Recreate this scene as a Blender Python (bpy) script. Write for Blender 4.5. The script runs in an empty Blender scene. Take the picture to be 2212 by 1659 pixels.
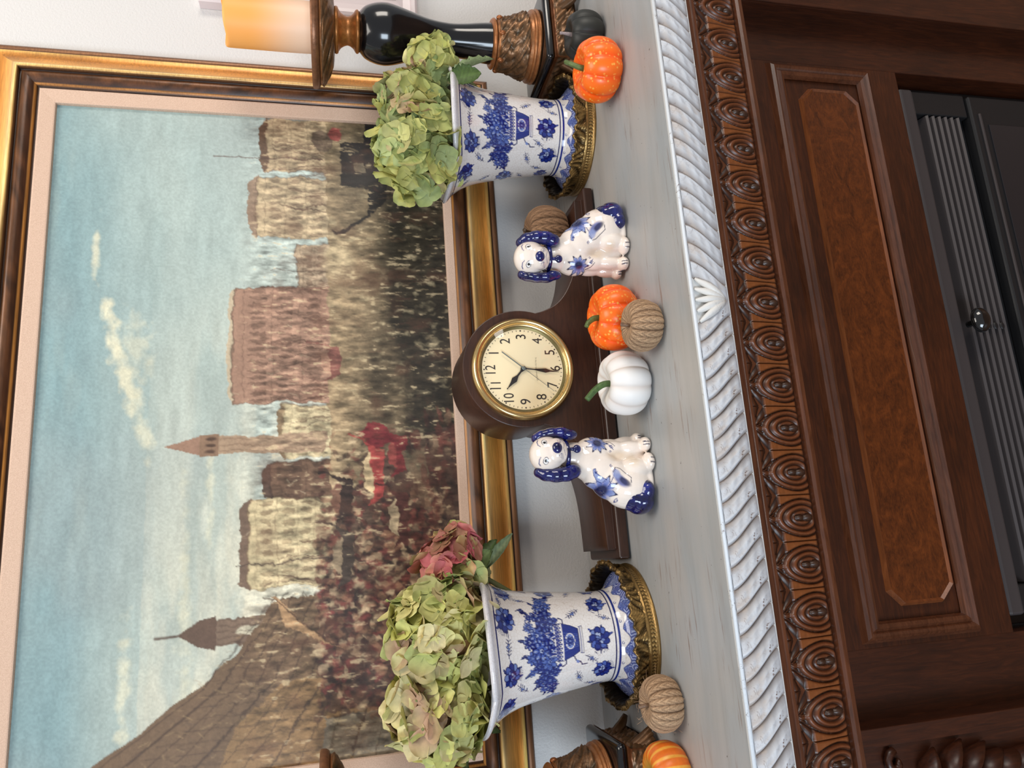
import bpy, bmesh, math, random
import numpy as np
from mathutils import Vector, Matrix

random.seed(7); RNG = np.random.default_rng(7)
scene = bpy.context.scene
C = scene.collection
PI = math.pi
ZM = 1.25            # height of the mantel shelf above the floor; shelf top is local z = 0

# ------------------------------------------------------------------ camera
cam_d = bpy.data.cameras.new('camera'); cam = bpy.data.objects.new('camera', cam_d); C.objects.link(cam)
cam_d.sensor_fit = 'HORIZONTAL'; cam_d.sensor_width = 36.0; cam_d.lens = 36.0 * 1600 / 2212
cam_d.clip_start = 0.02; cam_d.clip_end = 50
RT = Vector((0.9721397520, -0.2337013960, -0.0181096667))     # right of the place
DN = Vector((-0.0709037872, -0.2195419745, -0.9730231109))    # down
FW = Vector((0.2234210274, 0.9471984897, -0.2299957947))      # view direction
# the phone was held sideways: picture right = down in the room, picture up = right in the room
m = Matrix.Identity(4)
for i in range(3):
    m[i][0] = DN[i]; m[i][1] = RT[i]; m[i][2] = -FW[i]
m[0][3], m[1][3], m[2][3] = 0.0, -1.11, 0.37 + ZM
cam.matrix_world = m
scene.camera = cam

# ------------------------------------------------------------------ world, lights, exposure
w = bpy.data.worlds.new('World'); scene.world = w; w.use_nodes = True
bg = w.node_tree.nodes['Background']; bg.inputs[0].default_value = (0.93, 0.95, 1.0, 1); bg.inputs[1].default_value = 0.30
def area(name, loc, target, sx, sy, power, col):
    d = bpy.data.lights.new(name, 'AREA'); d.shape = 'RECTANGLE'; d.size = sx; d.size_y = sy; d.energy = power; d.color = col
    o = bpy.data.objects.new(name, d); C.objects.link(o); o.location = loc
    o.rotation_euler = (Vector(target) - Vector(loc)).to_track_quat('-Z', 'Y').to_euler()
    return o
area('window_light_left', (-2.2, -3.0, 1.60), (0.2, 0, 1.4), 1.2, 1.6, 62, (0.74, 0.87, 1.0))
area('window_light_right', (2.7, -2.4, 1.80), (0.3, 0, 1.4), 0.9, 1.4, 30, (1.0, 0.92, 0.82))
area('ceiling_light', (0.45, -0.95, 2.95), (0.35, -0.30, 1.3), 1.0, 0.8, 13, (1.0, 0.93, 0.84))
vs = scene.view_settings
scene.display_settings.display_device = 'sRGB'
vs.view_transform = 'Standard'; vs.look = 'None'; vs.gamma = 1.0; vs.use_curve_mapping = False; vs.exposure = 0.42

# ------------------------------------------------------------------ helpers
def lin(c):
    c = np.asarray(c, float) / 255.0
    return np.where(c <= 0.04045, c / 12.92, ((c + 0.055) / 1.055) ** 2.4)
def L4(r, g, b): return tuple(lin((r, g, b))) + (1.0,)

def mesh(name, V, F, cols=None, smooth=True):
    me = bpy.data.meshes.new(name)
    V = np.asarray(V, float)
    me.from_pydata(V.tolist(), [], [tuple(int(i) for i in f) for f in F] if not isinstance(F, np.ndarray) else F.tolist())
    if smooth: me.polygons.foreach_set('use_smooth', [True] * len(me.polygons))
    if cols is not None:
        a = me.color_attributes.new('Col', 'FLOAT_COLOR', 'POINT')
        c = np.ones((len(V), 4)); c[:, :3] = np.asarray(cols)
        a.data.foreach_set('color', c.ravel())
    me.update()
    return me
def obj(name, me, mat=None, parent=None, loc=None, rot=None):
    o = bpy.data.objects.new(name, me); C.objects.link(o)
    if mat is not None and me is not None and len(me.materials) == 0: me.materials.append(mat)
    if parent is not None: o.parent = parent
    if loc is not None: o.location = loc
    if rot is not None: o.rotation_euler = rot
    return o
def thing(name, label, cat, loc, rotz=0.0, group=None, kind=None):
    o = bpy.data.objects.new(name, None); C.objects.link(o); o.empty_display_size = 0.02
    o.location = (loc[0], loc[1], loc[2] + ZM); o.rotation_euler = (0, 0, rotz)
    if label: o['label'] = label
    if cat: o['category'] = cat
    if group: o['group'] = group
    if kind: o['kind'] = kind
    return o
def grid(P, cu=False, cv=False):
    """P (nu,nv,3) -> verts, quads; cu closes the first index, cv the second"""
    nu, nv = P.shape[:2]
    idx = np.arange(nu * nv).reshape(nu, nv)
    a = idx if cu else idx[:-1]; b = np.roll(idx, -1, 0) if cu else idx[1:]
    if cv:
        a2 = np.roll(a, -1, 1); b2 = np.roll(b, -1, 1)
    else:
        a2 = a[:, 1:]; b2 = b[:, 1:]; a = a[:, :-1]; b = b[:, :-1]
    F = np.stack([a.ravel(), b.ravel(), b2.ravel(), a2.ravel()], 1)
    return P.reshape(-1, 3), F
def lathe(prof, n=64, rf=None, cap=True):
    prof = np.array(prof, float); th = np.linspace(0, 2 * PI, n, endpoint=False)
    T, K = np.meshgrid(th, np.arange(len(prof)), indexing='ij')
    r = prof[K, 0]; z = prof[K, 1]
    if rf is not None: r = rf(T, r, z)
    P = np.stack([r * np.cos(T), r * np.sin(T), z], 2)
    V, F = grid(P, cu=True)
    F = [tuple(f) for f in F]
    if cap:
        k = len(prof)
        if prof[0, 0] > 1e-5: F.append(tuple((np.arange(n) * k)[::-1]))
        if prof[-1, 0] > 1e-5: F.append(tuple(np.arange(n) * k + k - 1))
    return V, F
def smoothprof(pts, per=6):
    """Catmull-Rom through (r,z)"""
    p = np.array(pts, float); p = np.vstack([2 * p[0] - p[1], p, 2 * p[-1] - p[-2]])
    out = []
    for i in range(1, len(p) - 2):
        for t in np.linspace(0, 1, per, endpoint=False):
            a, b, c, d = p[i - 1], p[i], p[i + 1], p[i + 2]
            out.append(0.5 * ((2 * b) + (-a + c) * t + (2 * a - 5 * b + 4 * c - d) * t * t + (-a + 3 * b - 3 * c + d) * t ** 3))
    out.append(p[-2]); return np.array(out)
def box_mesh(name, x0, x1, y0, y1, z0, z1, bev=0.0, seg=2):
    bm = bmesh.new()
    v = [bm.verts.new((x, y, z)) for x in (x0, x1) for y in (y0, y1) for z in (z0, z1)]
    for f in ((0, 1, 3, 2), (4, 6, 7, 5), (0, 4, 5, 1), (2, 3, 7, 6), (0, 2, 6, 4), (1, 5, 7, 3)): bm.faces.new([v[i] for i in f])
    bmesh.ops.recalc_face_normals(bm, faces=bm.faces)
    if bev: bmesh.ops.bevel(bm, geom=list(bm.edges), offset=bev, segments=seg, profile=0.5, affect='EDGES')
    me = bpy.data.meshes.new(name); bm.to_mesh(me); bm.free(); return me
def sweep_x(prof, x0, x1, n=2, m0=0.0, m1=0.0):
    """closed (y,z) profile swept along x; m0/m1: mitre slope with respect to profile index 1"""
    prof = np.array(prof, float); P = np.zeros((n, len(prof), 3))
    for i, t in enumerate(np.linspace(0, 1, n)):
        P[i, :, 0] = (x0 + m0 * prof[:, 1]) * (1 - t) + (x1 + m1 * prof[:, 1]) * t; P[i, :, 1] = prof[:, 0]; P[i, :, 2] = prof[:, 1]
    V, F = grid(P, cv=True); F = [tuple(f) for f in F]; k = len(prof)
    F.append(tuple(range(k))); F.append(tuple(range((n - 1) * k, n * k))[::-1])
    return V, F
def tube(path, rad, n=8, cap=True, flat=None):
    path = np.array(path, float); rad = np.broadcast_to(np.array(rad, float), (len(path),))
    T = np.gradient(path, axis=0); T /= np.linalg.norm(T, axis=1)[:, None] + 1e-12
    up = np.array([0, 0, 1.0]) if abs(T[0, 2]) < 0.9 else np.array([1.0, 0, 0])
    P = np.zeros((len(path), n, 3)); a = np.linspace(0, 2 * PI, n, endpoint=False)
    for i in range(len(path)):
        s = np.cross(T[i], up); s /= np.linalg.norm(s) + 1e-12; q = np.cross(s, T[i]); up = q
        k = 1.0 if flat is None else flat
        P[i] = path[i] + rad[i] * (np.cos(a)[:, None] * s + k * np.sin(a)[:, None] * q)
    V, F = grid(P, cv=True); F = [tuple(f) for f in F]
    if cap: F.append(tuple(range(n))); F.append(tuple(range((len(path) - 1) * n, len(path) * n))[::-1])
    return V, F
def join(parts):
    V = []; F = []; o = 0; Cc = []
    for p in parts:
        V.append(np.asarray(p[0], float)); F += [tuple(int(i) + o for i in f) for f in p[1]]; o += len(p[0])
        if len(p) > 2: Cc.append(np.broadcast_to(np.asarray(p[2], float), (len(p[0]), 3)))
    return np.vstack(V), F, (np.vstack(Cc) if Cc else None)
def flipf(F): return [tuple(f)[::-1] for f in F]
def ellip(c, r, n=20, mrow=12):
    ph = np.linspace(0, PI, mrow + 1); th = np.linspace(0, 2 * PI, n, endpoint=False)
    P = np.zeros((n, mrow + 1, 3))
    P[:, :, 0] = c[0] + r[0] * np.cos(th)[:, None] * np.sin(ph); P[:, :, 1] = c[1] + r[1] * np.sin(th)[:, None] * np.sin(ph); P[:, :, 2] = c[2] - r[2] * np.cos(ph)
    return grid(P, cu=True)
def evalmesh(me, mods):
    o = bpy.data.objects.new('tmp', me); C.objects.link(o)
    for typ, kw in mods:
        md = o.modifiers.new(typ, typ)
        for k, v in kw.items(): setattr(md, k, v)
    bpy.context.view_layer.update()
    dg = bpy.context.evaluated_depsgraph_get()
    r = bpy.data.meshes.new_from_object(o.evaluated_get(dg), depsgraph=dg)
    bpy.data.objects.remove(o); return r
def vnoise(X, Y, seed=0):
    """smooth 2-D value noise, arrays in, 0..1 out"""
    rg = np.random.default_rng(seed); G = rg.random((256, 256))
    xi = np.floor(X).astype(int); yi = np.floor(Y).astype(int); fx = X - xi; fy = Y - yi
    fx = fx * fx * (3 - 2 * fx); fy = fy * fy * (3 - 2 * fy)
    g = lambda a, b: G[a % 256, b % 256]
    return (g(xi, yi) * (1 - fx) + g(xi + 1, yi) * fx) * (1 - fy) + (g(xi, yi + 1) * (1 - fx) + g(xi + 1, yi + 1) * fx) * fy
def fbm(X, Y, seed=0, o=4):
    s = 0; a = 0.5
    for k in range(o): s = s + a * vnoise(X * 2 ** k, Y * 2 ** k, seed + k); a *= 0.5
    return s / (1 - 0.5 ** o)

class Ras:
    """small painter on a numpy grid; x to the right, y up, any units"""
    def __init__(s, x0, x1, y0, y1, nx, ny, bg):
        s.x = np.linspace(x0, x1, nx); s.y = np.linspace(y0, y1, ny); s.nx, s.ny = nx, ny
        s.X, s.Y = np.meshgrid(s.x, s.y, indexing='ij'); s.a = np.zeros((nx, ny, 3)); s.a[:] = lin(bg)
        s.px = (x1 - x0) / (nx - 1)
    def win(s, xa, xb, ya, yb):
        i0, i1 = np.searchsorted(s.x, [xa, xb]); j0, j1 = np.searchsorted(s.y, [ya, yb])
        return slice(max(i0 - 1, 0), i1 + 1), slice(max(j0 - 1, 0), j1 + 1)
    def put(s, sl, al, col):
        al = al[..., None]; s.a[sl] = s.a[sl] * (1 - al) + lin(col) * al
    def poly(s, pts, col, al=1.0):
        p = np.array(pts, float); sl = s.win(p[:, 0].min(), p[:, 0].max(), p[:, 1].min(), p[:, 1].max())
        X = s.X[sl]; Y = s.Y[sl]; ins = np.zeros(X.shape, bool)
        for (xa, ya), (xb, yb) in zip(p, np.roll(p, -1, 0)):
            if ya == yb: continue
            ins ^= ((ya > Y) != (yb > Y)) & (X < (xb - xa) * (Y - ya) / (yb - ya) + xa)
        s.put(sl, ins * al, col)
    def ell(s, cx, cy, rx, ry, col, ang=0.0, al=1.0, soft=0.0):
        R = max(rx, ry) * (1 + soft); sl = s.win(cx - R, cx + R, cy - R, cy + R)
        dx = s.X[sl] - cx; dy = s.Y[sl] - cy; c, n = math.cos(ang), math.sin(ang)
        d = np.sqrt(((dx * c + dy * n) / rx) ** 2 + ((-dx * n + dy * c) / ry) ** 2)
        e = soft if soft > 0 else s.px / max(min(rx, ry), 1e-6)
        s.put(sl, np.clip((1 - d) / e + 0.5, 0, 1) * al, col)
    def line(s, pts, wd, col, al=1.0):
        p = np.array(pts, float); h = wd / 2 + s.px
        for (xa, ya), (xb, yb) in zip(p[:-1], p[1:]):
            sl = s.win(min(xa, xb) - h, max(xa, xb) + h, min(ya, yb) - h, max(ya, yb) + h)
            X = s.X[sl] - xa; Y = s.Y[sl] - ya; dx, dy = xb - xa, yb - ya; l2 = dx * dx + dy * dy + 1e-12
            t = np.clip((X * dx + Y * dy) / l2, 0, 1); d = np.hypot(X - t * dx, Y - t * dy)
            s.put(sl, np.clip((wd / 2 - d) / s.px + 0.5, 0, 1) * al, col)
    def sample(s, x, y):
        i = np.clip((x - s.x[0]) / (s.x[-1] - s.x[0]) * (s.nx - 1), 0, s.nx - 1.001); j = np.clip((y - s.y[0]) / (s.y[-1] - s.y[0]) * (s.ny - 1), 0, s.ny - 1.001)
        i0 = i.astype(int); j0 = j.astype(int); fi = (i - i0)[:, None]; fj = (j - j0)[:, None]; a = s.a
        return (a[i0, j0] * (1 - fi) + a[i0 + 1, j0] * fi) * (1 - fj) + (a[i0, j0 + 1] * (1 - fi) + a[i0 + 1, j0 + 1] * fi) * fj

# ------------------------------------------------------------------ materials
class NT:
    def __init__(s, name):
        s.m = bpy.data.materials.new(name); s.m.use_nodes = True; s.t = s.m.node_tree; s.b = s.t.nodes['Principled BSDF']; s.out = s.t.nodes['Material Output']
    def n(s, typ, **kw):
        x = s.t.nodes.new(typ)
        for k, v in kw.items():
            if k.startswith('i_'): x.inputs[int(k[2:]) if k[2:].isdigit() else k[2:].replace('_', ' ')].default_value = v
            else: setattr(x, k, v)
        return x
    def l(s, a, b): s.t.links.new(a, b)
    def coords(s, scale=(1, 1, 1), src='Object'):
        tc = s.n('ShaderNodeTexCoord'); mp = s.n('ShaderNodeMapping'); mp.inputs['Scale'].default_value = scale
        s.l(tc.outputs[src], mp.inputs['Vector']); return mp.outputs[0]
    def noise(s, vec, scale, det=4, rough=0.55, dist=0.0):
        x = s.n('ShaderNodeTexNoise'); x.inputs['Scale'].default_value = scale; x.inputs['Detail'].default_value = det; x.inputs['Roughness'].default_value = rough; x.inputs['Distortion'].default_value = dist
        s.l(vec, x.inputs['Vector']); return x.outputs['Fac']
    def ramp(s, fac, stops):
        x = s.n('ShaderNodeValToRGB'); e = x.color_ramp.elements
        while len(e) > 1: e.remove(e[-1])
        e[0].position = stops[0][0]; e[0].color = stops[0][1]
        for p, c in stops[1:]:
            q = e.new(p); q.color = c
        s.l(fac, x.inputs[0]); return x.outputs[0]
    def mix(s, fac, a, b, mode='MIX'):
        x = s.n('ShaderNodeMix', data_type='RGBA', blend_type=mode)
        for sock, v in ((x.inputs[0], fac), (x.inputs[6], a), (x.inputs[7], b)):
            if hasattr(v, 'links'): s.l(v, sock)
            else: sock.default_value = v
        return x.outputs[2]
    def bump(s, h, strength, dist=0.001, prev=None):
        x = s.n('ShaderNodeBump'); x.inputs['Strength'].default_value = strength; x.inputs['Distance'].default_value = dist
        s.l(h, x.inputs['Height'])
        if prev is not None: s.l(prev, x.inputs['Normal'])
        s.l(x.outputs[0], s.b.inputs['Normal']); return x.outputs[0]
    def base(s, c):
        if hasattr(c, 'links'): s.l(c, s.b.inputs['Base Color'])
        else: s.b.inputs['Base Color'].default_value = c
    def set(s, **kw):
        for k, v in kw.items(): s.b.inputs[k.replace('_', ' ')].default_value = v
        return s
def plain(name, col, rough=0.5, metal=0.0, **kw):
    q = NT(name); q.base(L4(*col)); q.set(Roughness=rough, Metallic=metal, **kw); return q.m
def attrmat(name, rough=0.5, metal=0.0, bump=None, grain=None, **kw):
    """colour from the mesh's colour attribute, plus fine grain"""
    q = NT(name); a = q.n('ShaderNodeAttribute', attribute_name='Col'); c = a.outputs['Color']
    if grain:
        v = q.coords(grain[2] if len(grain) > 2 else (1, 1, 1)); f = q.noise(v, grain[0], 4, 0.6)
        g = q.ramp(f, [(0.25, (1 - grain[1],) * 3 + (1,)), (0.75, (1 + grain[1] * 0.5,) * 3 + (1,))]); c = q.mix(1.0, c, g, 'MULTIPLY')
    q.base(c); q.set(Roughness=rough, Metallic=metal, **kw)
    if bump: q.bump(q.noise(q.coords(), bump[0], 3), bump[1], bump[2])
    return q.m
def wood(name, c1, c2, c3, scale=(3, 30, 30), nscale=6, rough=0.35, dist=1.5, bump=0.15, coat=0.0):
    q = NT(name); v = q.coords(scale); f = q.noise(v, nscale, 6, 0.6, dist); g = q.noise(q.coords((1, 1, 1)), 9, 3)
    c = q.ramp(f, [(0.25, L4(*c1)), (0.5, L4(*c2)), (0.78, L4(*c3))])
    sh = q.ramp(g, [(0.3, (0.72, 0.72, 0.72, 1)), (0.7, (1.15, 1.15, 1.15, 1))])
    q.base(q.mix(1.0, c, sh, 'MULTIPLY')); q.set(Roughness=rough, Coat_Weight=coat, Coat_Roughness=0.2)
    q.bump(f, bump, 0.0006); return q.m

M = {}
def setup_mats():
    # wall: warm white paint with roller texture
    q = NT('wall_paint'); q.base(L4(216, 213, 210)); q.set(Roughness=0.75)
    v = q.coords(); q.bump(q.noise(v, 260, 3, 0.6), 0.55, 0.0016); M['wall'] = q.m
    # shelf: grey white wash with brown streaks along the board
    q = NT('washed_board'); f = q.noise(q.coords((1.1, 9, 9)), 4, 5, 0.6, 0.5); g = q.noise(q.coords((2.2, 5, 5)), 2.2, 3); st = q.noise(q.coords((5, 75, 75)), 3, 4, 0.6, 0.4)
    c = q.ramp(f, [(0.30, L4(152, 152, 150)), (0.50, L4(166, 167, 166)), (0.7, L4(174, 173, 171))])
    t = q.ramp(g, [(0.40, L4(154, 160, 163)), (0.62, L4(178, 166, 155))]); c = q.mix(0.4, c, t)
    smk = q.mix(1.0, q.ramp(st, [(0.56, (0, 0, 0, 1)), (0.70, (1, 1, 1, 1))]), q.ramp(q.noise(q.coords((2, 8, 8)), 2.6, 2), [(0.48, (0, 0, 0, 1)), (0.66, (1, 1, 1, 1))]), 'MULTIPLY')
    c = q.mix(smk, c, L4(126, 100, 84))
    sp = q.noise(q.coords((1, 1, 1)), 170, 2); sm = q.ramp(sp, [(0.735, (0, 0, 0, 1)), (0.75, (1, 1, 1, 1))])
    c = q.mix(sm, c, L4(74, 66, 60)); q.base(c); q.set(Roughness=0.42); q.bump(st, 0.08, 0.0004); M['shelf'] = q.m
    q = NT('white_wash_carving'); a = q.n('ShaderNodeAttribute', attribute_name='Col'); f = q.noise(q.coords((1, 1, 1)), 210, 5, 0.7, 0.8)
    mk = q.ramp(f, [(0.56, (0, 0, 0, 1)), (0.66, (1, 1, 1, 1))]); g = q.noise(q.coords(), 22, 2); gm = q.ramp(g, [(0.50, (0, 0, 0, 1)), (0.60, (1, 1, 1, 1))])
    mm = q.mix(1.0, mk, gm, 'MULTIPLY'); q.base(q.mix(mm, a.outputs['Color'], L4(96, 66, 50))); q.set(Roughness=0.45)
    q.bump(q.noise(q.coords((1, 1, 1)), 420, 3), 0.35, 0.0008); M['white_carve'] = q.m
    M['dark_wood'] = wood('walnut_surround', (40, 17, 7), (58, 26, 10), (78, 37, 15), rough=0.38)
    M['dark_wood_v'] = wood('walnut_upright', (38, 16, 7), (54, 24, 10), (72, 34, 15), scale=(30, 30, 3), rough=0.38)
    q = NT('burl_veneer'); f = q.noise(q.coords((5, 5, 9)), 4, 7, 0.6, 3.2); c = q.ramp(f, [(0.3, L4(48, 20, 7)), (0.5, L4(78, 36, 12)), (0.7, L4(106, 52, 19))])
    h = q.noise(q.coords((20, 20, 60)), 5, 4, 0.6, 2); c = q.mix(0.35, c, q.ramp(h, [(0.35, L4(44, 18, 6)), (0.65, L4(110, 55, 20))]))
    q.base(c); q.set(Roughness=0.3, Coat_Weight=0.3, Coat_Roughness=0.15); M['burl'] = q.m
    M['mould_wood'] = wood('walnut_moulding', (60, 30, 16), (84, 46, 27), (102, 60, 38), rough=0.3, coat=0.3)
    M['egg_wood'] = attrmat('carved_walnut', 0.36, grain=(300, 0.25), bump=(500, 0.2, 0.0004))
    M['clock_wood'] = wood('clock_mahogany', (44, 23, 14), (58, 32, 20), (72, 41, 26), scale=(2.5, 25, 25), nscale=7, rough=0.40, bump=0.05, coat=0.08)
    M['gold_frame'] = attrmat('antique_gilt', 0.34, 0.2, grain=(8, 0.38, (4, 60, 60)), bump=(160, 0.15, 0.0006))
    M['liner'] = NT('linen_liner'); q = M['liner']; f = q.noise(q.coords((300, 40, 300)), 4, 3); q.base(q.ramp(f, [(0.3, L4(196, 164, 142)), (0.7, L4(220, 190, 168))])); q.set(Roughness=0.85); q.bump(f, 0.3, 0.0005); M['liner'] = q.m
    M['canvas'] = attrmat('oil_painting', 0.45, bump=(700, 0.2, 0.0005), grain=(14, 0.08, (30, 1, 90)))
    q = NT('crackle_porcelain'); a = q.n('ShaderNodeAttribute', attribute_name='Col'); vo = q.n('ShaderNodeTexVoronoi', feature='DISTANCE_TO_EDGE'); vo.inputs['Scale'].default_value = 230; q.l(q.coords(), vo.inputs['Vector'])
    cr = q.ramp(vo.outputs['Distance'], [(0.0, (0.72, 0.64, 0.58, 1)), (0.045, (1, 1, 1, 1))]); q.base(q.mix(0.75, a.outputs['Color'], q.mix(1.0, a.outputs['Color'], cr, 'MULTIPLY')))
    q.set(Roughness=0.12, Coat_Weight=0.4, Coat_Roughness=0.05); M['vase'] = q.m
    M['glaze'] = attrmat('glazed_earthenware', 0.09, Coat_Weight=0.5, Coat_Roughness=0.04, grain=(60, 0.06))
    q = NT('cobalt_glaze'); f = q.noise(q.coords(), 70, 4, 0.6, 0.6); q.base(q.ramp(f, [(0.35, L4(9, 12, 52)), (0.55, L4(20, 26, 92)), (0.75, L4(44, 52, 138))])); q.set(Roughness=0.08, Coat_Weight=0.6, Coat_Roughness=0.03); q.bump(q.noise(q.coords(), 45, 2), 0.12, 0.002); M['cobalt'] = q.m
    M['brass_relief'] = attrmat('antique_brass', 0.34, 0.75, grain=(220, 0.35), bump=(420, 0.3, 0.0008))
    M['bronze_relief'] = attrmat('patinated_bronze', 0.36, 0.5, grain=(160, 0.35), bump=(300, 0.3, 0.0008))
    M['black_lacquer'] = plain('black_lacquer', (13, 12, 14), 0.16, Coat_Weight=0.4, Coat_Roughness=0.08)
    M['brass'] = plain('polished_brass', (226, 192, 132), 0.22, 1.0)
    M['brass_dark'] = plain('worn_brass', (120, 108, 68), 0.4, 0.7)
    q = NT('clock_glass'); q.base((1, 1, 1, 1)); q.set(Roughness=0.02, IOR=1.3)
    tr = q.n('ShaderNodeBsdfTransparent'); gl = q.n('ShaderNodeBsdfGlossy'); gl.inputs['Roughness'].default_value = 0.03; fr = q.n('ShaderNodeLayerWeight'); fr.inputs[0].default_value = 0.5; fw = q.ramp(fr.outputs['Facing'], [(0.0, (0.045, 0.045, 0.045, 1)), (0.6, (0.07, 0.07, 0.07, 1)), (1.0, (0.7, 0.7, 0.7, 1))])
    mx = q.n('ShaderNodeMixShader'); q.l(fw, mx.inputs[0]); q.l(tr.outputs[0], mx.inputs[1]); q.l(gl.outputs[0], mx.inputs[2]); q.l(mx.outputs[0], q.out.inputs[0]); M['glass'] = q.m
    M['dial'] = plain('cream_dial', (255, 236, 192), 0.6)
    M['ink'] = plain('brown_black_ink', (48, 38, 32), 0.6)
    M['hand'] = plain('dark_clock_hand', (34, 28, 26), 0.4)
    M['second'] = plain('grey_second_hand', (120, 130, 126), 0.4, 0.3)
    def speck(name, base, spot, amt, rough, sc=190):
        q = NT(name); vo = q.n('ShaderNodeTexVoronoi'); vo.inputs['Scale'].default_value = sc; q.l(q.coords(), vo.inputs['Vector'])
        d = q.ramp(vo.outputs['Distance'], [(0.20, (1, 1, 1, 1)), (0.34, (0, 0, 0, 1))]); big = q.noise(q.coords(), 75, 3); bm_ = q.ramp(big, [(0.5 - amt * 0.4, (0, 0, 0, 1)), (0.62, (1, 1, 1, 1))])
        at = q.n('ShaderNodeAttribute', attribute_name='Col'); b = q.mix(1.0, at.outputs['Color'], L4(*base), 'MULTIPLY')
        q.base(q.mix(q.mix(1.0, d, bm_, 'MULTIPLY'), b, L4(*spot))); q.set(Roughness=rough); return q.m
    M['pumpkin_orange'] = speck('orange_pumpkin_skin', (252, 112, 22), (255, 184, 84), 0.75, 0.32)
    M['pumpkin_white'] = attrmat('white_pumpkin_skin', 0.5)
    M['pumpkin_black'] = attrmat('black_pumpkin_skin', 0.5)
    M['gourd'] = attrmat('striped_gourd_skin', 0.38, grain=(200, 0.12))
    M['stem_green'] = attrmat('green_stem', 0.5, grain=(300, 0.25))
    M['burlap'] = attrmat('jute_braid', 0.9, grain=(600, 0.35), bump=(1200, 0.5, 0.0008))
    M['petal'] = attrmat('dried_petal', 0.6, grain=(120, 0.18), Subsurface_Weight=0.0)
    M['leaf'] = attrmat('dried_leaf', 0.6, grain=(150, 0.3), bump=(260, 0.35, 0.001))
    M['leafcore'] = plain('dark_green_foliage', (58, 62, 32), 0.8)  # even dark green of the core filling each flower head
    q = NT('glowing_wax'); a = q.n('ShaderNodeAttribute', attribute_name='Col'); q.base(a.outputs['Color']); q.l(a.outputs['Color'], q.b.inputs['Emission Color']); q.set(Roughness=0.5); q.b.inputs['Emission Strength'].default_value = 0.12; M['candle'] = q.m
    M['white_frame'] = plain('white_satin_paint', (222, 208, 208), 0.35)
    M['iron'] = plain('grey_black_iron', (64, 58, 58), 0.5, 0.2)
    M['iron_black'] = plain('black_iron', (20, 20, 22), 0.5)
    M['firebox_glass'] = plain('dark_firebox_glass', (34, 33, 36), 0.12)
    q = NT('floor_boards'); f = q.noise(q.coords((1, 14, 14)), 4, 5); q.base(q.ramp(f, [(0.3, L4(92, 60, 38)), (0.7, L4(130, 92, 60))])); q.set(Roughness=0.45); M['floor'] = q.m
setup_mats()
# ------------------------------------------------------------------ the room
def struct(name, me, mat, loc=(0, 0, ZM)):
    o = obj(name, me, mat, loc=loc); o['kind'] = 'structure'; return o
struct('wall_back', box_mesh('wall_back', -3.0, 3.6, 0.0, 0.12, -ZM, 1.6), M['wall'])
struct('floor', box_mesh('floor', -3.0, 3.6, -4.2, 0.0, -0.06 - ZM, -ZM), M['floor'])

# ------------------------------------------------------------------ mantelpiece
MX0, MX1, MC = -0.45, 0.955, 0.2525
FY = -0.36             # face of the frieze
mant = thing('mantelpiece', 'dark walnut fireplace surround with a white-washed shelf and carved cornice', 'mantelpiece', (MC, -0.2, -ZM))
def mp(name, me, mat, parent=mant):
    """part given in shelf coordinates"""
    o = obj(name, me, mat, parent)
    if parent is mant: o.location = (-MC, 0.2, ZM)
    return o
mp('shelf_board', box_mesh('shelf_board', MX0, MX1, -0.421, -0.0005, -0.030, 0.0, 0.0012), M['shelf'])['label'] = 'grey white-washed shelf board with brown streaks'
# white carved edge: backing fillet + slanted gadroon lobes, mirrored about the middle
V, F = sweep_x([(-0.4235, 0.0005), (-0.4235, -0.0445), (-0.405, -0.0445), (-0.405, -0.0300), (-0.4212, -0.0300), (-0.4212, 0.0005)], MX0, MX1)
edge = mp('carved_edge', mesh('carved_edge', V, F, np.tile(lin((205, 205, 203)), (len(V), 1)), False), M['white_carve']); edge['label'] = 'white-washed carved edge of the shelf'
V, F = tube([(MX0, -0.4245, -0.0012), (MX1, -0.4245, -0.0012)], 0.0021, 8)
mp('edge_bead', mesh('edge_bead', V, F, np.tile(lin((214, 219, 224)), (len(V), 1))), M['white_carve'], edge)
LW = 0.0212
def lobe(sgn, vr):
    nu, nv = 15, 17
    U, T = np.meshgrid(np.linspace(0, 1, nu), np.linspace(0, 1, nv), indexing='ij')
    sh = 0.030 * (T * T * (3 - 2 * T) * 0.55 + T * 0.45)
    x = sgn * ((U - 0.5) * LW * 1.02 - sh * -1.0 * -1.0)           # slides toward the middle as it goes down
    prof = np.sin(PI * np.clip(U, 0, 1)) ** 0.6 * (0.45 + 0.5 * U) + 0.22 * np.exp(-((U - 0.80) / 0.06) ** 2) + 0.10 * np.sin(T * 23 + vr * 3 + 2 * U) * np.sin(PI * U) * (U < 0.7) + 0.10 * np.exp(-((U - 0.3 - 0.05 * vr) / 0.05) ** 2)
    h = 0.0064 * prof * (np.sin(PI * np.clip(T * 0.94 + 0.06, 0, 1)) ** 0.45)
    y = -0.4232 - h - 0.0015 * np.sin(PI * T)
    z = -0.0035 - T * 0.0405
    P = np.stack([x, y, z], 2); v, f = grid(P)
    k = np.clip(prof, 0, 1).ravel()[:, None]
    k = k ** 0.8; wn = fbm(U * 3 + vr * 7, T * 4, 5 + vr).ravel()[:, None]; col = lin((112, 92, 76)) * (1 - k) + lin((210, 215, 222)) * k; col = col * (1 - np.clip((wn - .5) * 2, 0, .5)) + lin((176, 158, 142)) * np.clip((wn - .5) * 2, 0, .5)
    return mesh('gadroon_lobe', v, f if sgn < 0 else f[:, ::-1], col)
lbs = {sg: [lobe(sg, v) for v in range(4)] for sg in (-1, 1)}; lr = random.Random(12)
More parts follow.
